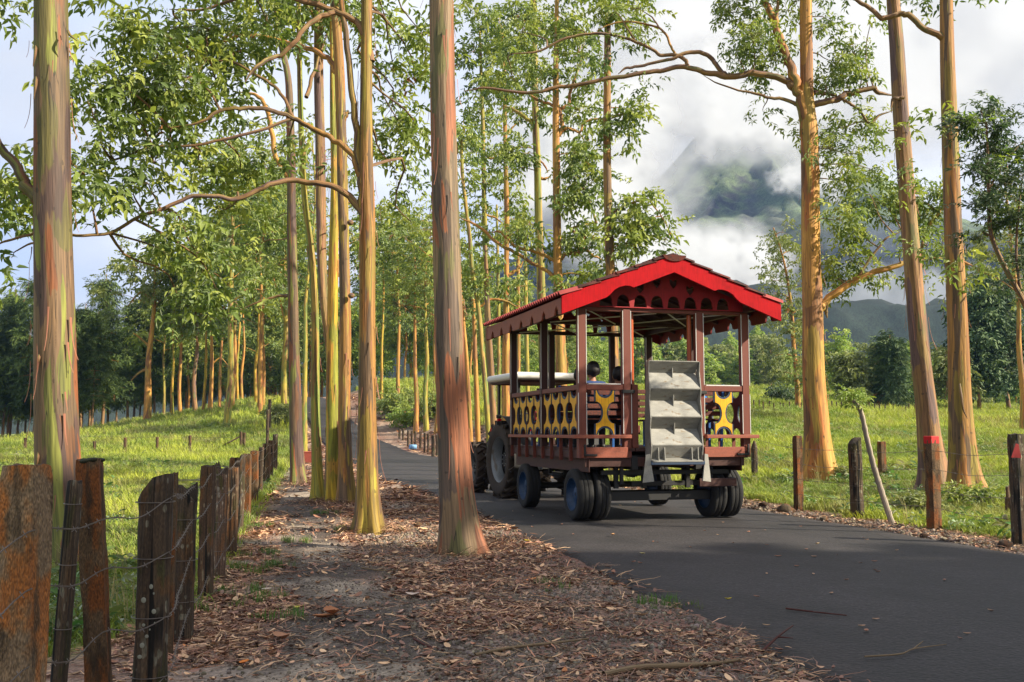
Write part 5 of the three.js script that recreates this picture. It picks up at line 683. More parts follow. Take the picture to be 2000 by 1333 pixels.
// trees on the grassy rise past the cross fence, left to right
const rise = [
  { u: 287, v: 823, w: 15, top: 470, mat: M.tan, label: 'orange eucalyptus on the grassy rise with bare curling side branches, nearest the striped trunk', bare: [[0.42, -1.6, 1.4, 0.1], [0.68, -2.6, -0.4, 1.2], [0.30, -1.6, -1.2, 0.2]], c0: 0.62, nb: 12, cr: 0.22, br: 0.11, pal: 'olive', seed: 4 },
  { u: 319, v: 812, w: 5.5, top: 560, mat: M.lime, label: 'thin yellow sapling trunk on the rise between the orange and the forked eucalyptus', c0: 0.5, seed: 5, lean: -0.3, pal: 'euc' },
  { u: 351, v: 808, w: 8, top: 520, mat: M.tan, label: 'reddish eucalyptus on the rise forking low into thin stems', bare: [[0.45, -2.2, 4.5, 0.2], [0.5, 0.6, 3.2, 0]], c0: 0.5, nb: 10, seed: 6, pal: 'euc' },
  { u: 381, v: 805, w: 9, top: 430, mat: M.dusk, label: 'dull brown eucalyptus in the shade on the rise, next right of the forked one', c0: 0.5, nb: 11, seed: 7 },
  { u: 410, v: 802, w: 9, top: 470, mat: M.tan, label: 'reddish eucalyptus on the rise with one curved dead branch, left of the tall bright trunk', bare: [[0.28, 1.6, -0.2, 0.7]], c0: 0.5, nb: 10, seed: 8 },
  { u: 443, v: 831, w: 14, top: 250, mat: M.lime, label: 'tall bright yellow eucalyptus standing lowest and nearest on the grassy rise', c0: 0.42, nb: 16, cr: 0.17, br: 0.08, seed: 9, bare: [[0.42, 2.6, 1.0, 0.6]] },
  { u: 453, v: 794, w: 9, top: 400, mat: M.tan, label: 'orange eucalyptus just behind the tall bright yellow one on the rise', c0: 0.5, nb: 10, seed: 10 },
  { u: 472, v: 783, w: 6, top: 470, mat: M.tan }, { u: 484, v: 777, w: 6, top: 450, mat: M.dusk }, { u: 495, v: 775, w: 7, top: 480, mat: M.dusk },
  { u: 507, v: 812, w: 10, top: 330, mat: M.tan, label: 'orange eucalyptus at the edge of the grass where the fence line climbs', c0: 0.5, nb: 12, seed: 14 },
  { u: 513, v: 797, w: 7, top: 400, mat: M.tan }, { u: 520, v: 780, w: 7, top: 380, mat: M.lime }, { u: 527, v: 777, w: 11, top: 330, mat: M.tan }, { u: 538, v: 772, w: 6, top: 430, mat: M.dusk },
  { u: 500, v: 790, w: 7, top: 380, mat: M.gold }, { u: 533, v: 776, w: 8, top: 360, mat: M.gold }, { u: 546, v: 780, w: 8, top: 340, mat: M.tan }, { u: 562, v: 776, w: 7, top: 330, mat: M.gold }, { u: 464, v: 786, w: 6, top: 420, mat: M.gold }, { u: 428, v: 800, w: 6, top: 450, mat: M.tan, label: 'thin orange trunk just left of the tall bright yellow eucalyptus on the rise' }, { u: 336, v: 812, w: 6, top: 480, mat: M.gold, label: 'thin golden trunk between the yellow sapling and the forked eucalyptus on the rise' }, { u: 396, v: 804, w: 6, top: 470, mat: M.gold, label: 'thin golden trunk between the dull brown and the reddish eucalyptus on the rise' },
  { u: 745, v: 800, w: 7, top: 430, mat: M.gold, label: 'slim golden eucalyptus rising out of the green shrubs on the bank' }, { u: 778, v: 812, w: 8, top: 400, mat: M.tan, label: 'slim orange eucalyptus between the bank shrubs and the first post of the bend' }, { u: 868, v: 850, w: 8, top: 400, mat: M.gold, label: 'slim golden eucalyptus hidden mostly by the salmon-streaked trunk' },
  { u: 555, v: 802, w: 13, top: 320, mat: M.lime, label: 'yellow eucalyptus on the litter bank with a leafy bush at its foot', c0: 0.55, nb: 12, seed: 19, bare: [[0.35, -1.3, 4.6, 0.2]] },
  { u: 594, v: 886, w: 11, top: 250, mat: M.lime, label: 'lit yellow eucalyptus directly behind the dark trunk by the red box', c0: 0.5, nb: 12, cr: 0.14, seed: 20 },
  { u: 598, v: 772, w: 6, top: 430, mat: M.tan, label: 'thin orange eucalyptus where the road vanishes over the crest', c0: 0.45, nb: 9, seed: 21 },
  { u: 812, v: 846, w: 10, top: 450, mat: M.tan, label: 'orange eucalyptus behind the far roadside posts, first from the shrubs', c0: 0.55, nb: 12, cr: 0.17, br: 0.1, seed: 22, lean: -0.3 },
  { u: 833, v: 842, w: 11, top: 420, mat: M.lime, label: 'yellow eucalyptus with climbing leaves behind the far roadside posts', c0: 0.5, nb: 12, cr: 0.17, br: 0.1, seed: 23, lean: -0.4 },
  { u: 852, v: 846, w: 9, top: 430, mat: M.tan, label: 'orange eucalyptus behind the far posts, half hidden by the salmon-streaked trunk', c0: 0.5, nb: 10, cr: 0.16, seed: 24 },
  { u: 1559, v: 799, w: 11, top: 430, mat: M.tan, label: 'slender tree with drooping sparse foliage in the pasture behind the V-forked trunk', c0: 0.12, nb: 22, cr: 0.11, br: 0.055, dens: 0.8, seed: 26, pal: 'olive', lean: -1.2, name: 'slender_tree' },
];
for (const r of rise) farTree({ ...r, label: r.label ?? 'slender eucalyptus in the tight row along the crest of the rise', group: r.label ? undefined : 'eucalyptus row on the crest', c0: r.c0 ?? 0.72, nb: r.nb ?? 7 });
// leafy trees that close the view behind the road
const screen = farTree({ x: -13, d: 128, h: 15, r: 0.2, style: 'broad', c0: 0.16, nb: 20, cr: 0.26, br: 0.13, dens: 1.5, seed: 31, pal: 'lime', name: 'leafy_tree', label: 'leafy green tree closing the view where the road goes over the hill', group: 'leafy trees behind the road' });
for (const [x, d, s, a] of [[-27, 142, 1.0, 1], [-20, 140, 0.9, 2], [-7, 138, 0.8, 3], [-1, 140, 0.85, 4], [5, 146, 0.8, 5], [-31, 156, 1.2, 0.4], [11, 150, 0.75, 2.2], [-11, 160, 1.25, 1.7], [-4, 165, 1.1, 3.1], [-38, 156, 1.1, 2.4]]) again(screen, x, d, s, a);
const screen2 = farTree({ x: -30, d: 120, h: 19, r: 0.2, style: 'euc', c0: 0.3, nb: 22, cr: 0.17, br: 0.1, dens: 1.3, seed: 33, pal: 'euc', name: 'leafy_tree', label: 'taller leafy eucalyptus in the mass behind the roadside trunks', group: 'tall leafy trees behind the trunks', mat: M.tan });
for (const [x, d, s, a] of [[-40, 124, 0.9, 1], [-27, 134, 1, 2], [-13, 122, 0.85, 3], [-5, 122, 0.8, 4], [-20, 146, 1.05, 5], [0, 126, 0.75, 0.5], [-46, 126, 0.85, 2.5], [-35, 140, 1.1, 4.2], [-10, 140, 1.0, 1.2], [7, 128, 0.62, 2.9]]) again(screen2, x, d, s, a);
// the dark pine wood
const pines = [0, 1, 2].map((i) => farTree({ x: [-62, -54, -48][i], d: [104, 108, 112][i], h: [15.5, 17, 14][i], r: 0.17, style: 'pine', c0: 0.26, nb: 13, cr: 0.21, dens: 1.1, seed: 41 + i, mat: M.dusk, name: 'pine_tree', label: 'dark pine in the wood at the far edge of the pasture', group: 'pines of the dark wood' }));
{ const r = rng(77); for (let i = 0; i < 46; i++) { const row = i % 4, a = -0.60 + 0.35 * ((i + r() * 0.8) / 46), d = 102 + row * 10 + r() * 6 + (a > -0.4 ? 22 : 0); again(pines[i % 3], a * d, d, lerp(0.8, 1.12, r()) * (a > -0.36 ? 0.85 : 1), r() * 6.28); } }
// the wood beyond the pasture on the other side
const belt = [0, 1, 2].map((i) => farTree({ x: [30, 44, 60][i], d: [172, 178, 184][i], h: [11, 12.5, 10][i], r: 0.15, style: 'broad', c0: 0.2, nb: 15, cr: 0.2, br: 0.15, dens: 1.0, seed: 51 + i, pal: i === 1 ? 'olive' : 'lime', name: 'forest_tree', label: 'round-crowned tree in the wood beyond the pasture', group: 'trees of the wood beyond the pasture', mat: M.tan, kind: 'broad', sc: 0.8 }));
{ const r = rng(78); for (let i = 0; i < 66; i++) { const row = i % 4, a = 0.02 + 0.56 * ((i + r()) / 66), d = (a > 0.3 ? 138 : 165) + row * 12 + r() * 8; again(belt[i % 3], a * d, d, lerp(0.7, 1.15, r()) * (a > 0.3 ? 0.78 : 0.95), r() * 6.28, null, null, lerp(0.75, 1.25, r()) * (r() < 0.12 ? 1.35 : 1) * (a > 0.3 ? 0.78 : 0.95)); } }
farTree({ u: 1742, v: 803, top: 648, w: 9, style: 'pine', c0: 0.16, nb: 18, cr: 0.21, dens: 1.2, seed: 61, mat: M.dusk, name: 'conifer_tree', label: 'broad dark conifer standing in front of the wood between the two big trunks', pal: 'dark', sc: 0.9 });
farTree({ u: 1915, v: 806, top: 560, w: 8, style: 'euc', c0: 0.2, nb: 22, cr: 0.16, br: 0.1, dens: 1.4, seed: 62, mat: M.dusk, label: 'dark leafy tree directly right of the olive and orange trunk', pal: 'dark', lm: 'dark' });
farTree({ u: 1972, v: 806, top: 520, w: 8, style: 'euc', c0: 0.2, nb: 22, cr: 0.16, br: 0.1, dens: 1.4, seed: 63, mat: M.dusk, label: 'dark leaning tree behind the dark post at the picture edge', pal: 'dark', lean: -1.6 });
farTree({ u: 2000, v: 845, d0: 20, top: 330, w: 13, style: 'euc', c0: 0.5, nb: 14, cr: 0.16, br: 0.1, dens: 1, seed: 64, mat: M.tan, label: 'orange slender trunk cut by the picture edge beyond the pasture', pal: 'olive', lean: -0.5 });
for (const [u, v, top, seed, label] of [[1660, 797, 690, 65, 'pale feathery tree rising above the wood right of the V-forked trunk'], [1862, 803, 680, 66, 'thin pale tree above the wood between the leaning and the olive trunk']]) farTree({ u, v, top, w: 5, style: 'euc', c0: 0.35, nb: 10, cr: 0.13, br: 0.1, seed, label, pal: 'olive', kind: 'far' });
// the young tree with feathery leaves that leans in at the picture edge
{
  const t = new Tree('young_tree', 'young tree with fine feathery leaves leaning in from the edge above the dark post', 'tree', 7.35, 13); t.d = 13;
  t.trunk(M.dusk, [[2105, 1000, 18], [2075, 800, 15], [2040, 680, 13], [2000, 590, 11], [1962, 520, 9], [1936, 455, 8], [1932, 380, 7], [1930, 300, 5], [1927, 240, 3]].map((p) => at(p[0], p[1], 13)), [18, 15, 13, 11, 9, 8, 7, 5, 3].map((w) => R2(w, 13)), { roots: 3, flare: 0.2, k: 10 });
  limb(t, M.dusk, [[1938, 462, 6], [1925, 455, 5], [1918, 450, 3]]); limb(t, M.dusk, [[2000, 590, 7], [1990, 540, 6], [1985, 500, 5], [1990, 420, 4], [2000, 330, 3]]); limb(t, M.dusk, [[1932, 370, 5], [1955, 330, 4], [1985, 290, 3], [2010, 270, 2]]); limb(t, M.dusk, [[1934, 400, 4], [1915, 380, 3], [1890, 360, 2]]);
  blobs(t, [[1915, 215, 28, 17, 22], [1930, 260, 40, 20, 29], [1895, 245, 26, 14, 12], [1960, 240, 26, 17, 16], [1945, 310, 44, 24, 36], [1985, 280, 36, 24, 29], [1900, 340, 26, 20, 14], [1970, 360, 44, 27, 40], [1925, 390, 36, 20, 25], [1895, 400, 22, 14, 9], [1990, 420, 36, 27, 32], [1950, 430, 30, 17, 18], [2020, 340, 40, 40, 32], [2030, 470, 40, 32, 29], [1985, 500, 26, 20, 14], [1880, 240, 22, 9, 6], [1870, 232, 18, 8, 6], [1905, 470, 16, 12, 6], [1960, 560, 14, 8, 6]], { kind: 'fern', per: 8, tight: 0.2, thick: 0.006, pal: 'dark', sc: 0.72 });
  blobs(t, [[1950, 300, 30, 19, 11], [1910, 230, 26, 12, 7], [1975, 410, 26, 19, 9]], { kind: 'fern', per: 8, tight: 0.2, thick: 0.006, pal: 'lime', sc: 0.72 });
  t.done(M.dusk);
}
// trees beside the photographer's back whose crowns shade the road and the path
const shade = farTree({ x: 23, d: -0.5, h: 18, r: 0.3, style: 'broad', c0: 0.34, nb: 20, cr: 0.19, br: 0.11, dens: 1.7, seed: 71, pal: 'euc', kind: 'broad', name: 'eucalyptus_tree', label: 'tall leafy eucalyptus of the roadside row outside the picture', group: 'roadside trees beside the viewer', mat: M.tan });
for (const [x, d, s, a] of [[17.5, 0.5, 0.8, 1], [29, -1.5, 1.1, 2], [19, -5.5, 0.9, 3], [25.5, -6, 1.05, 4], [13, -2.5, 0.65, 0.6]]) again(shade, x, d, s, a);
// shrubs
function shrub(u, v, w, h, pal, label, seed, d0 = 8, group) {
  const p = groundAt(u, v, d0, 150), d = -p.z, t = new Tree('shrub', label, 'shrub', p.x, d, group); t.d = d; t.r = rng(seed); const W = px(w, d) / 2, H = px(h, d);
  for (let i = 0; i < 5; i++) { const a = i * 1.3 + t.r(), e = t.base.clone().add(V(Math.cos(a) * W * 0.7, H * lerp(0.5, 0.9, t.r()), Math.sin(a) * W * 0.7)); t.stem('stem', M.dusk, [t.base.clone().add(V(0, -0.05, 0)), t.base.clone().lerp(e, 0.5).add(V(0, 0.1 * H, 0)), e], [0.02, 0.015, 0.006], { k: 5, n: 6 }); t.clump(e, W * 0.6, H * 0.32, 40, { kind: d > 40 ? 'mid' : 'fern', pal, per: 8, tight: d > 40 ? 0.6 : 0.2, thick: 0.012 }); }
  t.clump(t.base.clone().add(V(0, H * 0.45, 0)), W * 0.9, H * 0.4, 50, { kind: d > 40 ? 'mid' : 'fern', pal, per: 8, tight: d > 40 ? 0.6 : 0.2, thick: 0.012 }); t.done(M.dusk);
}
shrub(757, 790, 56, 50, 'lime', 'bright green shrub topmost on the bank right of the far road', 1, 40); shrub(785, 806, 60, 42, 'euc', 'bright green shrub in the middle of the bank above the far posts', 2, 40); shrub(762, 820, 60, 50, 'euc', 'scrubby shrub with bare stems beside the bend of the far road', 3, 40); shrub(797, 834, 50, 28, 'lime', 'low green shrub just above the far roadside posts', 4, 40); shrub(845, 820, 40, 46, 'euc', 'green shrub at the foot of the yellow eucalyptus with climbing leaves', 5, 40);
shrub(548, 832, 36, 40, 'olive', 'yellow-green bush on the litter bank beside the climbing fence', 6, 30); shrub(1527, 790, 26, 36, 'dark', 'small dark bush in the pasture beside the slender drooping tree', 7, 40); shrub(1785, 1000, 60, 16, 'olive', 'low tangle of weeds at the foot of the leaning trunk', 8, 12); shrub(1905, 985, 60, 16, 'euc', 'dark weeds at the foot of the olive and orange trunk', 9, 12); shrub(1625, 935, 50, 14, 'olive', 'dry weeds at the foot of the V-forked trunk', 10, 12);
// ---------------------------------------------------------------- fences
const W_ = { dark: std(C(172, 164, 150), { map: T.oldwood, roughness: 0.95, bumpMap: T.wood, bumpScale: 0.02 }), brown: std(C(196, 172, 146), { map: T.oldwood, roughness: 0.95, bumpMap: T.wood, bumpScale: 0.02 }), grey: std(C(236, 216, 204), { map: T.oldwood, roughness: 0.95, bumpMap: T.wood, bumpScale: 0.02 }), rust: std(C(160, 142, 122), { map: T.lichen, roughness: 0.95, bumpMap: T.rough, bumpScale: 0.01 }), concrete: std(C(214, 200, 184), { map: T.lichen, roughness: 0.95, bumpMap: T.rough, bumpScale: 0.012 }), moss: std(C(62, 66, 30), { map: T.wood, roughness: 1 }), lichen: std(C(138, 138, 124), { roughness: 1 }), red: std(C(216, 22, 30), { map: T.paintWear, roughness: 0.7 }), wire: std(C(112, 104, 98), { roughness: 0.45, metalness: 0.7 }) };
// a weathered post: many-sided, ridged, its head shaped by o.head (flat, point, slant, broken)
function postGeo(h, w, o = {}) {
  const k = o.square ? 4 : o.k ?? 14, n = 26, r = rng(o.seed ?? 1), sd = Math.floor(r() * 999), pos = [], uv = [], idx = [], K = o.square ? 16 : k, dz = o.dz ?? 1;
  for (let i = 0; i <= n; i++) {
    const f = i / n, y = h * f;
    for (let j = 0; j <= K; j++) {
      const th = (j % K) / K * 2 * Math.PI; let x = Math.cos(th), z = Math.sin(th);
      if (o.square) { const q = Math.max(Math.abs(x), Math.abs(z)), c = lerp(1 / q, 1, 0.12); x *= c; z *= c; }
      const rg = 1 + 0.22 * (vn(th * 2.2 + 9, y * 2, sd) - 0.5) * (o.square ? 0.3 : 1) + (o.square ? 0 : 0.06 * Math.sin(th * 5 + sd)) + 0.09 * (vn(th * 6, y * 9, sd + 3) - 0.5) + (o.square ? -0.10 * ss(0.62, 0.8, vn(th * 3, y * 7, sd + 6)) * ss(0.9, 1.3, 1 / Math.max(Math.abs(Math.cos(th)), Math.abs(Math.sin(th)))) : 0);
      x *= w / 2 * rg; z *= w / 2 * rg * dz; let yy = y;
      if (i > n - 5) { const e = (i - (n - 5)) / 5; if (o.head === 'point') { x *= 1 - e * 0.72; z *= 1 - e * 0.72; yy = h - (1 - e) * w * 1.1; } if (o.head === 'slant') yy -= e * Math.max(0, -x * (o.slope ?? 1.6) + w * 0.2); if (o.head === 'broken') yy -= e * w * 1.4 * vn(th * 1.7 + 2, 4, sd); if (o.head === 'flat' || !o.head) { yy -= e * 0.02 * vn(th * 2, 1, sd); if (i === n) { x *= 0.93; z *= 0.93; } } }
      pos.push(x + (o.bend ?? 0) * Math.sin(f * 2.4), yy - 0.25 * (1 - f) * (i === 0 ? 1 : 0), z); uv.push(j / K * (w > 0.1 ? 1 : 0.6) + sd * 0.13, y * 0.7 + sd * 0.31);
    }
  }
  const W = K + 1; for (let i = 0; i < n; i++) for (let j = 0; j < K; j++) { const a = i * W + j, b = a + 1, c = a + W, e = c + 1; idx.push(a, c, b, b, c, e); }
  const ce = pos.length / 3; let cy = 0; for (let j = 0; j < K; j++) cy += pos[(n * W + j) * 3 + 1]; pos.push(o.bend ? o.bend * Math.sin(2.4) : 0, cy / K + (o.head === 'point' ? 0.02 : 0), 0); uv.push(0.5, h); for (let j = 0; j < K; j++) idx.push(n * W + j, ce, n * W + j + 1);
  const g = new THREE.BufferGeometry(); g.setAttribute('position', new THREE.Float32BufferAttribute(pos, 3)); g.setAttribute('uv', new THREE.Float32BufferAttribute(uv, 2)); g.setIndex(idx); const f = o.square ? g.toNonIndexed() : g; f.computeVertexNormals(); return f;
}
let postSeed = 100;
function post(label, x, d, h, w, mat, o = {}) {
  const y = groundY(x, d), t = thing('fence_post', label, o.category ?? 'fence post', [x, y, -d], o.turn ?? 0, o.group);
  const body = part('post', postGeo(h, w, { seed: postSeed++, ...o }), mat, t);
  if (o.lean) t.rotation.z = o.lean; if (o.leanX) t.rotation.x = o.leanX;
  if (o.staples !== 0 && d < 20 && !o.square) { const s = []; for (const q of [0.22, 0.45, 0.68, 0.9]) { if (q * 1.18 < h) s.push(new THREE.TorusGeometry(w * 0.52, 0.0022, 5, 18).rotateX(Math.PI / 2).scale(1.04, 1, o.dz ?? 1).translate(0, q * 1.15, 0)); } if (s.length) { const m = part('tie_wire', s, W_.wire, t); m.userData.kind = 'stuff'; } }
  return t;
}
const nearPosts = [];
const NP = (u, d, vtop, wpx, mat, label, o = {}) => { const x = (u - 1000) / FPX * d, top = at(u, vtop, d).y, t = post(label, x, d, top - groundY(x, d), px(wpx, d), mat, o); nearPosts.push([x + (o.wx ?? px(wpx, d) * 0.45), d]); return t; };
{
  const c = NP(60, 3.62, 905, 72, W_.concrete, 'square concrete post stained orange, nearest the camera', { square: true, turn: -0.12 });
  NP(132, 4.3, 936, 30, W_.dark, 'thin dark post squeezed between the concrete and the mossy leaning one', { lean: -0.04 });
  const m = NP(222, 4.5, 893, 44, W_.rust, 'rusty brown squared post leaning, with moss on its head', { square: true, lean: 0.075, turn: 0.2 });
  part('moss_cap', [0, 1, 2, 3, 4, 5, 6].map((i) => new THREE.SphereGeometry(0.022, 8, 6).scale(1.2, 0.5, 1.2).translate(-0.036 + i * 0.012, 1.2 + (i % 2) * 0.004, (i % 3 - 1) * 0.03)), W_.moss, m).position.y = (at(222, 893, 4.5).y - groundY(m.position.x, 4.5)) - 1.215;
  const p = NP(310, 4.7, 925, 68, W_.dark, 'thick dark post with a slanting pointed head and white lichen spots', { head: 'slant', slope: 1.2, k: 9 });
  [[0.02, 0.66, 0.012], [0.0, 0.60, 0.014], [0.03, 0.55, 0.012], [0.002, 0.49, 0.008], [0.012, 0.44, 0.009], [0.0, 0.40, 0.013], [0.028, 0.63, 0.006], [-0.006, 0.35, 0.010], [0.02, 0.47, 0.005], [0.033, 0.50, 0.005]].map(([x, y, s]) => new THREE.SphereGeometry(s * 0.85, 9, 6).scale(0.8 + 0.5 * hash(Math.floor(y * 999), 1, 2), 1.1, 0.18).translate(x * 1.6 - 0.01, y, 0.081)).forEach((g) => part('lichen_spot', g, W_.lichen, p));
  NP(347, 6.2, 922, 10, W_.rust, 'sliver of a rusty stake showing between the two dark pointed posts', { square: true });
  NP(367, 6.7, 918, 50, W_.dark, 'dark split post with a jagged head and a loop of wire', { head: 'broken', k: 9 });
  NP(411, 8.27, 908, 25, W_.brown, 'flat-topped brown post right of the jagged one', { square: true });
  NP(436, 9.5, 895, 26, W_.grey, 'pale grey weathered log post with peeling bark', { head: 'broken' });
  NP(459, 11.1, 911, 20, W_.brown, 'brown post with wire twist, right of the pale grey log', { square: true });
  NP(461, 12.2, 893, 17, W_.brown, 'brown squared post peeping above the one with the wire twist', { square: true });
  NP(474, 13.6, 888, 15, W_.dark, 'black weathered post with dead leaves caught on it', { head: 'slant' });
  NP(486, 15.6, 886, 15, W_.rust, 'rust-coloured post between the black one and the grey-sided one', { square: true });
  NP(500, 18.2, 880, 15, W_.rust, 'orange-edged post with a grey shaded side', { square: true });
  NP(513, 21.5, 873, 9, W_.dark, 'thin dark post before the paired brown ones', {});
  NP(523, 25, 866, 13, W_.brown, 'brown post, first of the last three before the bank', { square: true });
  NP(531, 28.5, 860, 10, W_.brown, 'brown post, middle of the last three before the bank', { square: true });
  NP(540, 33, 848, 10, W_.dark, 'dark post, last of the near fence before the bank', {});
  for (const [u, d] of [[524, 62], [527, 74]]) NP(u, d, u === 524 ? 800 : 780, 6, W_.dark, 'thin dark stake on the litter bank where the fence climbs', { group: 'stakes on the litter bank', staples: 0 });
}
// wires: two twisted strands with barbs, from post to post
function wire(label, pts, o = {}) {
  const t = thing('barbed_wire', label, 'barbed wire', pts[0].toArray(), 0, o.group), P = pts.map((p) => p.clone().sub(pts[0])), r = rng(o.seed ?? 5), tubes = [], barbs = [];
  const line = []; P.forEach((p, i) => { line.push(p); if (i < P.length - 1) { const q = p.clone().lerp(P[i + 1], 0.5); q.y -= (o.sag ?? 0.03) * (0.5 + r()); line.push(q); } });
  const rr = (o.r ?? 0.0022) * 0.7; for (const s of [0, 1]) tubes.push(tube(line.map((p) => p.clone().add(V(0, s * rr * 1.2, 0))), line.map(() => rr), { n: line.length * 5, k: 5 }));
  part('strand', tubes, W_.wire, t);
  if (o.barb) { const c = new THREE.CatmullRomCurve3(line, false, 'centripetal'), L = Math.min(c.getLength(), o.barb); for (let s = 0.1; s < L; s += 0.16) { const p = c.getPointAt(Math.min(1, s / c.getLength())); for (const a of [0.7, 2.3]) barbs.push(rod(p.clone().add(V(Math.cos(a) * -0.014, -0.014 * Math.sin(a), 0.004)), p.clone().add(V(Math.cos(a) * 0.014, 0.014 * Math.sin(a), -0.004)), 0.0016, 4)); } const b = part('barb', barbs, W_.wire, t); b.userData.kind = 'stuff'; }
}
['top strand of barbed wire along the near fence', 'second strand of barbed wire from the top of the near fence', 'third strand of barbed wire from the top of the near fence', 'lowest strand of barbed wire on the near fence'].forEach((label, i) => {
  const y = [1.02, 0.79, 0.52, 0.24][i], use = nearPosts.filter((p, k) => [0, 2, 3, 5, 6, 7, 8, 10, 11, 12, 14, 15, 16].includes(k)), pts = use.map(([x, d], k) => V(x, groundY(x, d) + y + (hash(k, i, 4) - 0.5) * 0.08, -d + 0.07)); pts.unshift(V(-1.62, y - 0.1, -2.6));
  wire(label, pts, { seed: i + 3, barb: 12, sag: 0.04, r: 0.0026 });
});
// the fence across the pasture on the left
[[48, 885, 862, 'stubby reddish post by the pine wood, left of the striped trunk'], [183, 893, 868], [243, 888, 862], [306, 886, 860], [370, 884, 857], [470, 878, 850, 'brown post of the cross fence with a slanting brace'], [476, 878, 852, 'dark post standing close beside the braced one']].forEach(([u, v, top, label]) => { const p = groundAt(u, v, 20, 100), d = -p.z; const t = post(label ?? 'plain brown post of the cross fence in the pasture', p.x, d, at(u, top - 6, d).y - p.y, px(5.5, d), W_.brown, { group: label ? undefined : 'posts of the cross fence', staples: 0 }); if (label && u === 470) part('brace', rod(V(0, 0.8, 0), V(-1.5, 0, 0.1), 0.045, 8), W_.grey, t); });
{ const a = groundAt(48, 885, 20, 100), b = groundAt(470, 878, 20, 100); wire('wire of the cross fence in the pasture', [a, a.clone().lerp(b, 0.33), a.clone().lerp(b, 0.66), b].map((p) => V(p.x, groundY(p.x, -p.z) + 0.7, p.z)), { r: 0.006 }); }
// posts of the fence beyond the road
const rp = [];
const RPt = (u, vb, vt, w, mat, label, o = {}) => { const p = groundAt(u, vb, 6, 60), d = -p.z; rp.push([p.x - px(w, d) * 0.3, d]); return post(label, p.x, d, at(u, vt, d).y - p.y, px(w, d), mat, { turn: 0.4, ...o }); };
RPt(1995, 1066, 848, 24, W_.dark, 'black post at the picture edge with a red triangle tag', { square: true });
const rt = RPt(1826, 1034, 853, 21, W_.rust, 'rusty post with its head painted red', { square: true });
RPt(1675, 1014, 855, 25, W_.dark, 'thick charred round post beside the leaning pale stick', { head: 'slant', slope: 0.7 });
RPt(1561, 1000, 852, 14, W_.rust, 'narrow rusty post beside the mossy boulder', { square: true });
RPt(1475, 938, 862, 12, W_.dark, 'dark post with a pointed head right of the trailer', { head: 'point' });
RPt(1402, 940, 880, 12, W_.rust, 'reddish post seen beneath the trailer corner', { square: true });
RPt(1724, 930, 863, 12, W_.rust, 'short reddish post in the grass behind the leaning stick', { square: true });
{ const h = 1.2; part('red_cap', boxg(px(21, 13.9), 0.11, px(21, 13.9), 0, 0, 0, 0.01), W_.red, rt).position.y = (at(1826, 853, 13.9).y - rt.position.y) - 0.05; }
{ const g = at(1984, 872, 11.6), t = thing('triangle_tag', 'faded red triangular tag hung on the black edge post', 'tag', g.toArray()); part('plate', extrude([[-0.055, -0.13], [0.06, -0.135], [0.035, 0.02], [0.005, 0.03]], 0.006, [], 0.001), std(C(176, 44, 44), { map: T.paintWear, roughness: 0.6 }), t); }
['top wire of the fence beyond the road', 'second wire of the fence beyond the road', 'third wire of the fence beyond the road', 'lowest wire of the fence beyond the road'].forEach((label, i) => { const o = [rp[0], rp[1], rp[2], rp[3], rp[4]]; const pts = o.map(([x, d]) => V(x, groundY(x, d) + [1.08, 0.82, 0.55, 0.3][i], -d + 0.06)); pts.unshift(V(7.8, pts[0].y, -10)); wire(label, pts, { seed: 31 + i, r: 0.0028, barb: 9 }); });
// stump, leaning stick with a sprouting head
{ const p = groundAt(1975, 1010, 8, 30), t = thing('tree_stump', 'small splintered grey stump by the black edge post', 'stump', p.toArray()); part('stump', postGeo(0.38, 0.15, { head: 'broken', seed: 9 }), W_.grey, t); part('splinter', postGeo(0.5, 0.06, { head: 'broken', seed: 10 }).translate(-0.05, 0, 0.03), W_.grey, t); }
{ const p = groundAt(1744, 1024, 8, 30), d = -p.z, t = new Tree('leaning_stick', 'pale barked stick leaning on the fence with a tuft of green leaves on top', 'stick', p.x, d); t.d = d; t.stem('stick', std(C(226, 214, 200), { map: T.wood, roughness: 0.9 }), [[1744, 1026, 11], [1722, 960, 11], [1705, 905, 11], [1691, 845, 10], [1680, 800, 9], [1668, 782, 9]].map((q) => at(q[0], q[1], d - 0.1)), [11, 11, 11, 10, 9, 9].map((w) => R2(w, d)), { n: 40, k: 10, bump: (th, s) => 1 + 0.22 * (vn(th * 1.5, s * 9, 5) - 0.5) + 0.1 * Math.sin(s * 40) }); blobs(t, [[1666, 772, 12, 6, 48, 0]], { kind: 'fern', per: 8, tight: 0.16, pal: 'lime', thick: 0.006, sc: 0.62 }); t.done(M.dusk); }
// the fence on the far side of the road near the bend
[[780, 858, 838], [787, 862, 838], [797, 872, 841], [804, 874, 842], [811, 876, 843], [821, 880, 843], [829, 886, 846], [836, 888, 848], [846, 893, 850, 1], [853, 892, 850]].forEach(([u, v, top, big]) => { const p = groundAt(u, v, 40, 90), d = -p.z; post(big ? 'stoutest of the dark posts beside the bend of the far road' : 'dark post in the row beside the bend of the far road', p.x, d, at(u, top, d).y - p.y, px(big ? 7 : 4.5, d), W_.dark, { group: big ? undefined : 'posts by the bend of the road', staples: 0 }); });
// short stakes in a line across the pasture beyond the road
{ const r = rng(5); for (let i = 0; i < 34; i++) { const u = 1462 + i * 10.2 + (r() - 0.5) * 5, v = 799 + (i - 10) * 0.25 + r() * 4, p = groundAt(u, v, 40, 120), d = -p.z; post('short dark stake in the line across the sunny pasture', p.x, d, px(lerp(12, 17, r()), d), px(2.6, d), W_.dark, { group: 'stakes across the pasture', staples: 0 }); } }
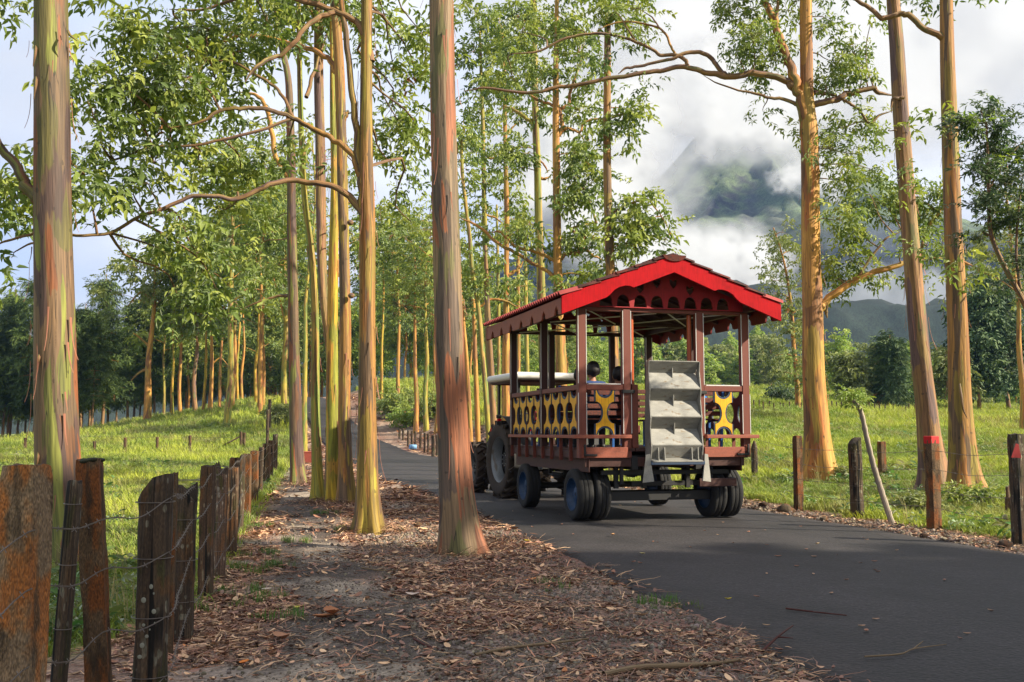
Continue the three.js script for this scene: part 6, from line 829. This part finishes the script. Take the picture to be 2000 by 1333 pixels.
// small things by the far road
{ const p = groundAt(599, 905, 20, 70), t = thing('litter_box', 'small red-brown box on the verge beside the dark trunk', 'box', p.toArray(), 0.2), s = px(22, -p.z); part('box', boxg(s, s * 0.95, s, 0, s * 0.45, 0, 0.02), std(C(150, 66, 50), { map: T.paintWear, roughness: 0.8 }), t); part('lid', boxg(s * 1.06, s * 0.1, s * 1.06, 0, s * 0.97, 0, 0.02), std(C(170, 80, 62), { map: T.paintWear, roughness: 0.8 }), t); }
{ const p = groundAt(806, 879, 30, 90), d = -p.z, t = thing('barrel', 'light blue barrel lying behind the posts at the road bend', 'barrel', p.toArray(), 0.3), r = px(10, d) / 2; const w = px(14, d); part('drum', lathe([[0.01, -w / 2], [r * 0.95, -w / 2], [r, -w * 0.45], [r * 0.97, -w * 0.2], [r * 1.03, -w * 0.17], [r * 0.98, 0], [r * 1.03, w * 0.17], [r * 0.97, w * 0.2], [r, w * 0.45], [r * 0.95, w / 2], [0.01, w / 2]], 20).rotateZ(Math.PI / 2).translate(0, r, 0), std(C(116, 160, 200), { roughness: 0.5 }), t); }
// ---------------------------------------------------------------- grass
function tuftGeo(seed, n, h, w, spread) {
  const r = rng(seed), pos = [], idx = [];
  for (let i = 0; i < n; i++) { const a = r() * 6.283, q = r() * spread, x = Math.cos(a) * q, z = Math.sin(a) * q, H = h * lerp(0.5, 1.15, r()), b = r() * 6.283, bend = H * lerp(0.15, 0.75, r()), c = Math.cos(b), s = Math.sin(b), o = pos.length / 3, tx = -s * w / 2, tz = c * w / 2;
    pos.push(x - tx, -0.03, z - tz, x + tx, -0.03, z + tz, x + c * bend * 0.35 - tx * 0.8, H * 0.6, z + s * bend * 0.35 - tz * 0.8, x + c * bend * 0.35 + tx * 0.8, H * 0.6, z + s * bend * 0.35 + tz * 0.8, x + c * bend, H * 0.95, z + s * bend); idx.push(o, o + 1, o + 2, o + 1, o + 3, o + 2, o + 2, o + 3, o + 4); }
  const g = new THREE.BufferGeometry(); g.setAttribute('position', new THREE.Float32BufferAttribute(pos, 3)); g.setIndex(idx); g.computeVertexNormals(); return g;
}
const grassM = new THREE.MeshPhysicalMaterial({ color: new THREE.Color(1, 1, 1), roughness: 1, transmission: 0.35, thickness: 0, side: THREE.DoubleSide });
const TUFT = [tuftGeo(1, 16, 0.17, 0.010, 0.09), tuftGeo(2, 18, 0.13, 0.009, 0.12), tuftGeo(3, 20, 0.21, 0.011, 0.11)];
function sow(name, label, where, bands, seed) {
  const r = rng(seed), sets = TUFT.map(() => ({ m: [], c: [] }));
  for (const [d0, d1, per, s] of bands) {
    const x0 = where.x0(d0, d1), x1 = where.x1(d0, d1), N = Math.round((x1 - x0) * (d1 - d0) * per);
    for (let i = 0; i < N; i++) {
      const d = lerp(d0, d1, r()), x = lerp(x0, x1, r()); if (Math.abs(x) > d * 0.56 + 1.2 || !where.ok(x, d, r)) continue;
      const n = clamp((fbm(x * 0.22, d * 0.22, 401, 3) - 0.5) * 1.5 + 0.5), n2 = fbm(x * 1.1, d * 1.1, 405, 3); if (n2 < 0.30 && r() < 0.6) continue;
      const v = Math.floor(r() * 3), hs = lerp(0.36, 0.85, n) * lerp(0.75, 1.25, r()), t = clamp(n * 1.15 - 0.25 + (n2 - 0.5) * 0.9 + (r() - 0.5) * 0.5);
      let c = mixc([0.17, 0.245, 0.018], [0.44, 0.48, 0.04], t); if (r() < 0.13) c = mixc(c, [0.30, 0.25, 0.09], 0.7); if (ss(0.60, 0.72, fbm(x * 0.4 + 50, d * 0.4, 409, 3)) > r()) c = mixc(c, [0.17, 0.15, 0.05], 0.5);
      sets[v].m.push(mat4(V(x, groundY(x, d), -d), (r() - 0.5) * 0.3, r() * 6.283, (r() - 0.5) * 0.3, s * lerp(0.8, 1.3, r()), s * hs, s * lerp(0.8, 1.3, r()))); sets[v].c.push(new THREE.Color(c[0], c[1], c[2]));
    }
  }
  sets.forEach((q, i) => { const m = instances(name, TUFT[i], grassM, q.m, q.c, scene); tag(m, label[i], 'grass'); });
}
sow('grass', ['short pasture grass on the fence side of the path', 'low fine pasture grass on the fence side of the path', 'longer pasture grass on the fence side of the path'], { x0: (a, b) => -b * 0.56 - 1.3, x1: (a, b) => fenceX(a) + 0.25, ok: (x, d, r) => x < fenceX(d) + 0.2 && litterAt(x, d) < 0.35 + 0.3 * r() }, [[2.2, 8, 130, 1.0], [8, 15, 95, 1.1], [15, 28, 38, 1.5], [28, 48, 15, 2.1], [48, 75, 5.5, 3.2], [75, 105, 2.4, 4.2]], 11);
sow('grass', ['sunny pasture grass beyond the road', 'low fine sunny pasture grass beyond the road', 'longer sunny pasture grass beyond the road'], { x0: (a, b) => Math.min(roadX(a), roadX(b)), x1: (a, b) => b * 0.56 + 1, ok: (x, d, r) => off(x, d) > HALF + 0.6 && litterAt(x, d) < 0.3 + 0.35 * r() }, [[9, 15, 90, 1.1], [15, 24, 60, 1.25], [24, 38, 24, 1.7], [38, 60, 8.5, 2.5], [60, 90, 3.4, 3.8], [90, 124, 1.7, 5.0]], 12);
{ // broad-leaved weeds and dry stalks among the grass
  const r = rng(57), sets = [{ m: [], c: [] }, { m: [], c: [] }], dry = tuftGeo(9, 6, 0.36, 0.006, 0.10);
  for (let i = 0; i < 5200; i++) { const side = i % 2, d = 6 + 70 * r() * r(), x = side ? roadX(d) + HALF + 1 + r() * d * 0.55 : fenceX(d) - 0.2 - r() * d * 0.45; if (Math.abs(x) > d * 0.58 + 1 || litterAt(x, d) > 0.4) continue; const n = fbm(x * 0.5 + 9, d * 0.5, 431, 3); if (n < 0.5) continue; const k = r() < 0.62 ? 0 : 1, s = 1 + d * 0.018; sets[k].m.push(mat4(V(x, groundY(x, d) + (k ? 0 : 0.07 * s), -d), (r() - 0.5) * 0.5, r() * 6.28, k ? (r() - 0.5) * 0.3 : 0.5 * r(), s * (k ? lerp(0.5, 1.0, r()) : lerp(0.5, 1.0, r())))); sets[k].c.push(k ? new THREE.Color(0.36, 0.30, 0.11).multiplyScalar(lerp(0.6, 1.1, r())) : new THREE.Color(lerp(0.06, 0.14, r()), lerp(0.13, 0.21, r()), 0.025)); }
  tag(instances('weeds', SPRAY.near[0], LEAF.euc, sets[0].m, sets[0].c, scene), 'broad-leaved weeds scattered through the pasture grass', 'weeds'); tag(instances('grass', dry, grassM, sets[1].m, sets[1].c, scene), 'dry tan grass stalks scattered through the pasture', 'grass');
}
{ // odd green tufts in the litter
  const r = rng(31), m = [], c = []; for (const [u, v, n] of [[480, 1120, 14], [545, 1110, 12], [535, 1165, 8], [505, 1085, 10], [560, 1205, 6], [680, 1040, 14], [640, 1005, 12], [1305, 1182, 7], [1270, 1188, 5], [620, 960, 12], [760, 1040, 6], [470, 1160, 8], [440, 1190, 6], [500, 1030, 10], [1090, 1150, 5], [570, 1060, 10]]) { const p = groundAt(u, v, 3, 40); for (let i = 0; i < n; i++) { const x = p.x + (r() - 0.5) * 0.4, d = -p.z + (r() - 0.5) * 0.5; m.push(mat4(V(x, groundY(x, d), -d), 0, r() * 6.28, 0, lerp(0.4, 0.8, r()))); c.push(new THREE.Color(0.07 + 0.05 * r(), 0.14 + 0.06 * r(), 0.02)); } }
  tag(instances('grass', TUFT[1], grassM, m, c, scene), 'scattered green sprouts in the leaf litter along the path', 'grass');
}
// ---------------------------------------------------------------- leaf litter, shed bark, pebbles
function curl(L, w, up) { const p = [], idx = [], n = 4; for (let i = 0; i <= n; i++) { const t = i / n * 2 - 1, ww = w * Math.sqrt(Math.max(0.02, 1 - t * t * 0.96)) / 2, y = up * t * t; p.push(t * L / 2, y + ww * 0.5, -ww, t * L / 2, y, 0, t * L / 2, y + ww * 0.6, ww); } for (let i = 0; i < n; i++) for (const k of [0, 1]) { const a = i * 3 + k; idx.push(a, a + 1, a + 3, a + 1, a + 4, a + 3); } const g = new THREE.BufferGeometry(); g.setAttribute('position', new THREE.Float32BufferAttribute(p, 3)); g.setIndex(idx); g.computeVertexNormals(); return g; }
function shred(seed, L, w) { const r = rng(seed), p = [], idx = [], n = 6; let y = 0, z = 0; for (let i = 0; i <= n; i++) { const x = (i / n - 0.5) * L; y += (r() - 0.45) * L * 0.09; z += (r() - 0.5) * L * 0.12; const k = w * (1 - 0.6 * Math.abs(i / n * 2 - 1)); p.push(x, Math.max(0, y) + k * 0.35, z - k / 2, x, Math.max(0, y), z, x, Math.max(0, y) + k * 0.35, z + k / 2); } for (let i = 0; i < n; i++) for (const k of [0, 1]) { const a = i * 3 + k; idx.push(a, a + 1, a + 3, a + 1, a + 4, a + 3); } const g = new THREE.BufferGeometry(); g.setAttribute('position', new THREE.Float32BufferAttribute(p, 3)); g.setIndex(idx); g.computeVertexNormals(); return g; }
function rockGeo(seed, det = 1, rough = 0.35) { const g = mergeVertices(new THREE.IcosahedronGeometry(1, det).deleteAttribute('normal').deleteAttribute('uv')), p = g.attributes.position; for (let i = 0; i < p.count; i++) { const v = V(p.getX(i), p.getY(i), p.getZ(i)), k = 1 + rough * (fbm3(v.x * 1.3 + seed, v.y * 1.3, v.z * 1.3, seed, 3) - 0.5) * 2; p.setXYZ(i, v.x * k, v.y * k * 0.72, v.z * k); } g.computeVertexNormals(); const q = det > 1 ? g : g.toNonIndexed(); q.computeVertexNormals(); const uv = []; for (let i = 0; i < q.attributes.position.count; i++) uv.push(q.attributes.position.getX(i) * 0.5 + seed, q.attributes.position.getY(i) * 0.5 + q.attributes.position.getZ(i) * 0.5); q.setAttribute('uv', new THREE.Float32BufferAttribute(uv, 2)); return q; }
const litM = new THREE.MeshStandardMaterial({ color: 0xffffff, roughness: 0.8, side: THREE.DoubleSide });
const LITTER = [[0.26, 0.135, 0.092], [0.20, 0.105, 0.075], [0.33, 0.215, 0.155], [0.15, 0.088, 0.075], [0.36, 0.25, 0.165], [0.10, 0.062, 0.05], [0.40, 0.29, 0.20], [0.26, 0.175, 0.15], [0.40, 0.17, 0.07]];
const litCol = (r, k = 1) => { const c = LITTER[Math.min(8, Math.floor(r() * r() * 4.2 + r() * 5))], q = lerp(0.6, 1.9, r()) * k; return new THREE.Color(c[0] * q * 1.1, c[1] * q, c[2] * q * 0.86); };
{
  const kinds = [['fallen_leaves', curl(0.085, 0.036, 0.012), 'curled brown fallen leaves strewn over the verge', 'fallen leaves'], ['fallen_leaves', curl(0.055, 0.030, 0.016), 'small curled fallen leaves between the bark shreds', 'fallen leaves'], ['bark_litter', shred(3, 0.20, 0.010), 'shreds of pinkish shed bark in the litter', 'bark litter'], ['bark_litter', shred(8, 0.085, 0.016), 'short broad flakes of shed bark in the litter', 'bark litter'], ['bark_litter', shred(12, 0.32, 0.006), 'long thin strings of shed bark in the litter', 'bark litter']];
  const r = rng(91), sets = kinds.map(() => ({ m: [], c: [] }));
  const drop = (x, d, s, k) => { const q = sets[k]; q.m.push(mat4(V(x, (Math.abs(off(x, d)) < HALF ? ROAD_TOP(x, d) : groundY(x, d)) + 0.004 + r() * 0.012 * s, -d), (r() - 0.5) * 0.7, r() * 6.283, (r() - 0.5) * 0.6, s * lerp(0.6, 1.35, r()))); q.c.push(litCol(r, k > 1 ? 1.12 : 1)); };
  for (const [d0, d1, per, s] of [[2.2, 5, 2300, 0.72], [5, 8, 1600, 0.8], [8, 13, 760, 1.0], [13, 21, 300, 1.4], [21, 36, 80, 2.2], [36, 70, 18, 3.8], [70, 108, 6, 5.5]]) {
    const x0 = Math.max(-0.6 * d1, Math.min(fenceX(d1), roadX(d1) - 16)) - 0.5, x1 = d1 > 48 ? roadX(d0) + 8 : Math.max(roadX(d0), roadX(d1)) + 0.5, N = Math.round((x1 - x0) * (d1 - d0) * per);
    for (let i = 0; i < N; i++) { const d = lerp(d0, d1, r()), x = lerp(x0, x1, r()), o = off(x, d); if (litterAt(x, d) < 0.25 + 0.5 * r()) continue; if (Math.abs(o) < HALF - 0.22 * r() * r()) continue;
      const p = pathAt(x, d), pat = ss(0.36, 0.58, fbm(x * 1.4, d * 1.4, 93, 4)); if (r() < p * 0.88) continue; if (r() > 0.14 + 0.86 * pat) continue; if (o < 0 && d < 14 && r() < 0.5 * ss(-HALF - 2.0, -HALF - 0.5, o)) continue; const near = d < 30 && o < 0 && o > -HALF - 1.3; const k = r() < (near ? 0.24 : 0.34) ? (r() < 0.5 ? 0 : 1) : 2 + Math.floor(r() * 3); drop(x, d, s, k); }
  }
  for (let i = 0; i < 5200; i++) { const d = 8 + 32 * r() * r(), o = HALF + 0.03 + 1.1 * r(), x = roadX(d) + o / roadN(d); drop(x, d, d > 20 ? 1.4 : 0.85, Math.floor(r() * 5)); }
  // heaps of bark at the feet of the trunks
  for (const [u, v, n, R] of [[905, 1078, 300, 0.8], [720, 1042, 260, 0.9], [650, 985, 420, 1.4], [580, 948, 300, 1.5], [128, 1100, 120, 0.7]]) { const p = groundAt(u, v, 5, 60); for (let i = 0; i < n; i++) { const a = r() * 6.283, q = (0.2 + r() * r()) * R, x = p.x + Math.cos(a) * q, d = -p.z + Math.sin(a) * q * 0.8; const qs = sets[2 + Math.floor(r() * 3)]; qs.m.push(mat4(V(x, groundY(x, d) + 0.02 + 0.10 * Math.max(0, 1 - q / R) * r(), -d), (r() - 0.5) * 0.8, r() * 6.283, (r() - 0.5) * 1.0, lerp(0.8, 1.5, r()))); qs.c.push(litCol(r, 0.85)); } }
  for (let i = 0; i < 130; i++) { const d = lerp(5, 40, r() * r()), o = (r() * 2 - 1) * HALF, x = roadX(d) + o; sets[0].m.push(mat4(V(x, ROAD_TOP(x, d) + 0.008, -d), 0, r() * 6.283, 0, lerp(0.5, 0.9, r()))); sets[0].c.push(litCol(r)); }
  kinds.forEach(([n, g, l, c], i) => tag(instances(n, g, litM, sets[i].m, sets[i].c, scene), l, c));
  // pebbles along both edges of the road
  const peb = rockGeo(4, 1), m = [], c = [];
  const pebble = (x, d, s) => { m.push(mat4(V(x, groundY(x, d) + s * 0.25, -d), r() * 3, r() * 6.28, r() * 3, s)); const q = lerp(0.08, 0.30, r() * r()); c.push(new THREE.Color(q * 1.1, q * lerp(0.82, 0.94, r()), q * lerp(0.58, 0.78, r()))); };
  for (let i = 0; i < 60000; i++) { const d = 2.4 + 26 * r() * r() * r(), o = -HALF - 0.02 - 2.1 * r() - (r() < 0.25 ? r() * 2 : 0), x = roadX(d) + o / roadN(d); if (x < fenceX(d) || r() < pathAt(x, d) * 0.5) continue; pebble(x, d, lerp(0.006, 0.021, r() * r()) * (d > 12 ? 1.5 : 1)); }
  for (let i = 0; i < 3500; i++) { const d = 2.4 + 9 * r(), x = table(PATH, d) + (r() - 0.5) * 0.9; pebble(x, d, lerp(0.003, 0.012, r() * r())); }
  for (let i = 0; i < 9000; i++) { const d = 8 + 30 * r() * r(), o = HALF + 0.02 + 0.9 * r() * Math.sqrt(r()), x = roadX(d) + o / roadN(d); pebble(x, d, lerp(0.008, 0.046, r() * r() * r())); }
  tag(instances('gravel', peb, std(new THREE.Color(1, 1, 1), { roughness: 0.95 }), m, c, scene), 'loose pebbles along both edges of the asphalt', 'gravel');
}
// single stones by the road
const rockM = std(C(128, 122, 112), { map: T.lichen, roughness: 0.95 }), rockD = std(C(96, 84, 76), { map: T.lichen, roughness: 0.95 });
[[1535, 1002, 34, 'large mossy grey boulder at the foot of the narrow rusty post', 1], [1492, 990, 20, 'brown stone left of the mossy boulder', 0], [1760, 1030, 14, 'dark stone at the foot of the leaning pale stick', 0], [1808, 1052, 22, 'reddish stone left of the red-topped post foot', 0], [1925, 1068, 20, 'grey stone between the red-topped and the black post', 1], [1965, 1070, 30, 'dark flat stone at the foot of the black edge post', 0], [1610, 1018, 18, 'pale stone by the road edge right of the narrow rusty post', 1], [1460, 985, 16, 'small stone at the road edge behind the rear wheel', 1], [1700, 1042, 16, 'grey stone at the road edge below the charred post', 1], [1580, 1012, 14, 'low brown stone beside the narrow rusty post', 0], [815, 1028, 18, 'pale mossy stone on the verge between the arching tree and the salmon-streaked trunk', 1], [835, 1026, 9, 'small white stone next to the pale mossy one on the verge', 1]].forEach(([u, v, w, label, k], i) => { const p = groundAt(u, v, 4, 40), s = px(w, -p.z) / 2, t = thing('stone', label, 'stone', [p.x, p.y + s * 0.22, p.z], i); const m = part('stone', rockGeo(20 + i, 3, 0.32), k ? rockM : rockD, t); m.scale.setScalar(s); });
// sticks and single leaves
function stick(label, list, mat, forks = [], o = {}) { const G = list.map(([u, v, h]) => { const p = groundAt(u, v, 3, 40); p.y = (Math.abs(off(p.x, -p.z)) < HALF ? ROAD_TOP(p.x, -p.z) : groundY(p.x, -p.z)) + (h ?? 0.015); return p; }), b = G[0], t = thing('stick', label, 'stick', b.toArray()); const L = (p) => p.clone().sub(b); part('stick', tube(G.map(L), G.map((_, i) => lerp(o.r ?? 0.012, (o.r ?? 0.012) * 0.5, i / (G.length - 1))), { n: 24, k: 7, bump: (th, s) => 1 + 0.35 * (vn(th, s * 14, 5) - 0.5) }), mat, t); for (const [i, du, dv] of forks) { const a = list[i], p = groundAt(a[0] + du, a[1] + dv, 3, 40); p.y = G[i].y + 0.02; part('twig', tube([L(G[i]), L(G[i].clone().lerp(p, 0.5)), L(p)], [0.006, 0.005, 0.002], { n: 8, k: 5 }), mat, t); } }
const pale = std(C(206, 178, 140), { map: T.wood, roughness: 0.9 }), redb = std(C(128, 62, 50), { map: T.wood, roughness: 0.9 });
stick('long pale split stick lying at the bottom edge near the road', [[1180, 1326, 0.02], [1250, 1318, 0.03], [1330, 1312, 0.03], [1400, 1306, 0.02], [1445, 1302, 0.02]], pale, [], { r: 0.020 });
stick('pale forked stick in the litter below the salmon-streaked trunk', [[928, 1288, 0.02], [1000, 1277, 0.03], [1080, 1268, 0.03], [1150, 1258, 0.02]], pale, [[1, 30, 16], [2, 40, 14]], { r: 0.012 });
stick('thin crooked twig on the asphalt at the bottom edge', [[1690, 1313], [1760, 1310], [1785, 1298], [1850, 1290]], pale, [[2, 20, -8]], { r: 0.006 }); stick('red-brown twig lying on the asphalt', [[1536, 1214], [1590, 1219], [1655, 1227]], redb, [[1, 10, 8]], { r: 0.008 }); stick('thin bent twig on the worn path', [[705, 1114], [750, 1120], [805, 1117]], pale, [], { r: 0.008 }); stick('dark bent twig near the middle of the path litter', [[808, 1255], [835, 1270], [865, 1278]], redb, [], { r: 0.009 }); stick('whitish twig by the fence foot', [[415, 1222], [450, 1220], [470, 1214]], pale, [], { r: 0.007 }); stick('dark red stick sticking out over the asphalt edge', [[1490, 1285, 0.03], [1520, 1275, 0.06], [1550, 1262, 0.05]], redb, [[1, 30, 10]], { r: 0.010 });
const bigLeaf = curl(0.16, 0.085, 0.02), bigLeafD = curl(0.14, 0.09, 0.035);
[[1423, 1194, [0.62, 0.46, 0.04], 'bright yellow leaf on the asphalt', 0.42], [476, 1306, [0.62, 0.18, 0.02], 'bright orange leaf in the litter at the fence foot', 0.55], [550, 1258, [0.36, 0.17, 0.09], 'big tan leaf beside the wet patch of path', 1.0], [520, 1160, [0.5, 0.42, 0.34], 'pale dry leaf near the fence foot', 0.6], [648, 1212, [0.34, 0.13, 0.05], 'rust-coloured leaf heap beside the sandy patch', 1.3], [630, 1216, [0.36, 0.14, 0.05], 'rusty curled leaf beside the leaf heap', 0.9], [905, 1143, [0.42, 0.16, 0.05], 'orange leaf on the litter below the salmon-streaked trunk', 0.55], [1030, 1061, [0.66, 0.50, 0.05], 'yellow leaf at the asphalt edge by the trunk roots', 0.5], [1197, 1060, [0.40, 0.22, 0.10], 'tan leaf on the asphalt behind the trailer', 0.6], [1255, 1100, [0.6, 0.5, 0.2], 'pale yellow leaf on the asphalt near its edge', 0.5], [1597, 1079, [0.5, 0.36, 0.2], 'dry leaf in the middle of the asphalt', 0.5], [580, 1195, [0.55, 0.45, 0.07], 'yellow leaf by the green sprouts on the path', 0.5], [805, 1172, [0.55, 0.42, 0.34], 'pale broad leaf beside the dark mud', 0.8]].forEach(([u, v, c, label, s], i) => { const p = groundAt(u, v, 3, 40), road = Math.abs(off(p.x, -p.z)) < HALF; const t = thing('fallen_leaf', label, 'leaf', [p.x, (road ? ROAD_TOP(p.x, -p.z) : groundY(p.x, -p.z)) + 0.02, p.z], i * 1.3); const m = part('blade', i % 2 ? bigLeaf : bigLeafD, new THREE.MeshStandardMaterial({ color: new THREE.Color(...c), roughness: 0.7, side: THREE.DoubleSide }), t); m.scale.setScalar(s); });
renderer.render(scene, camera);
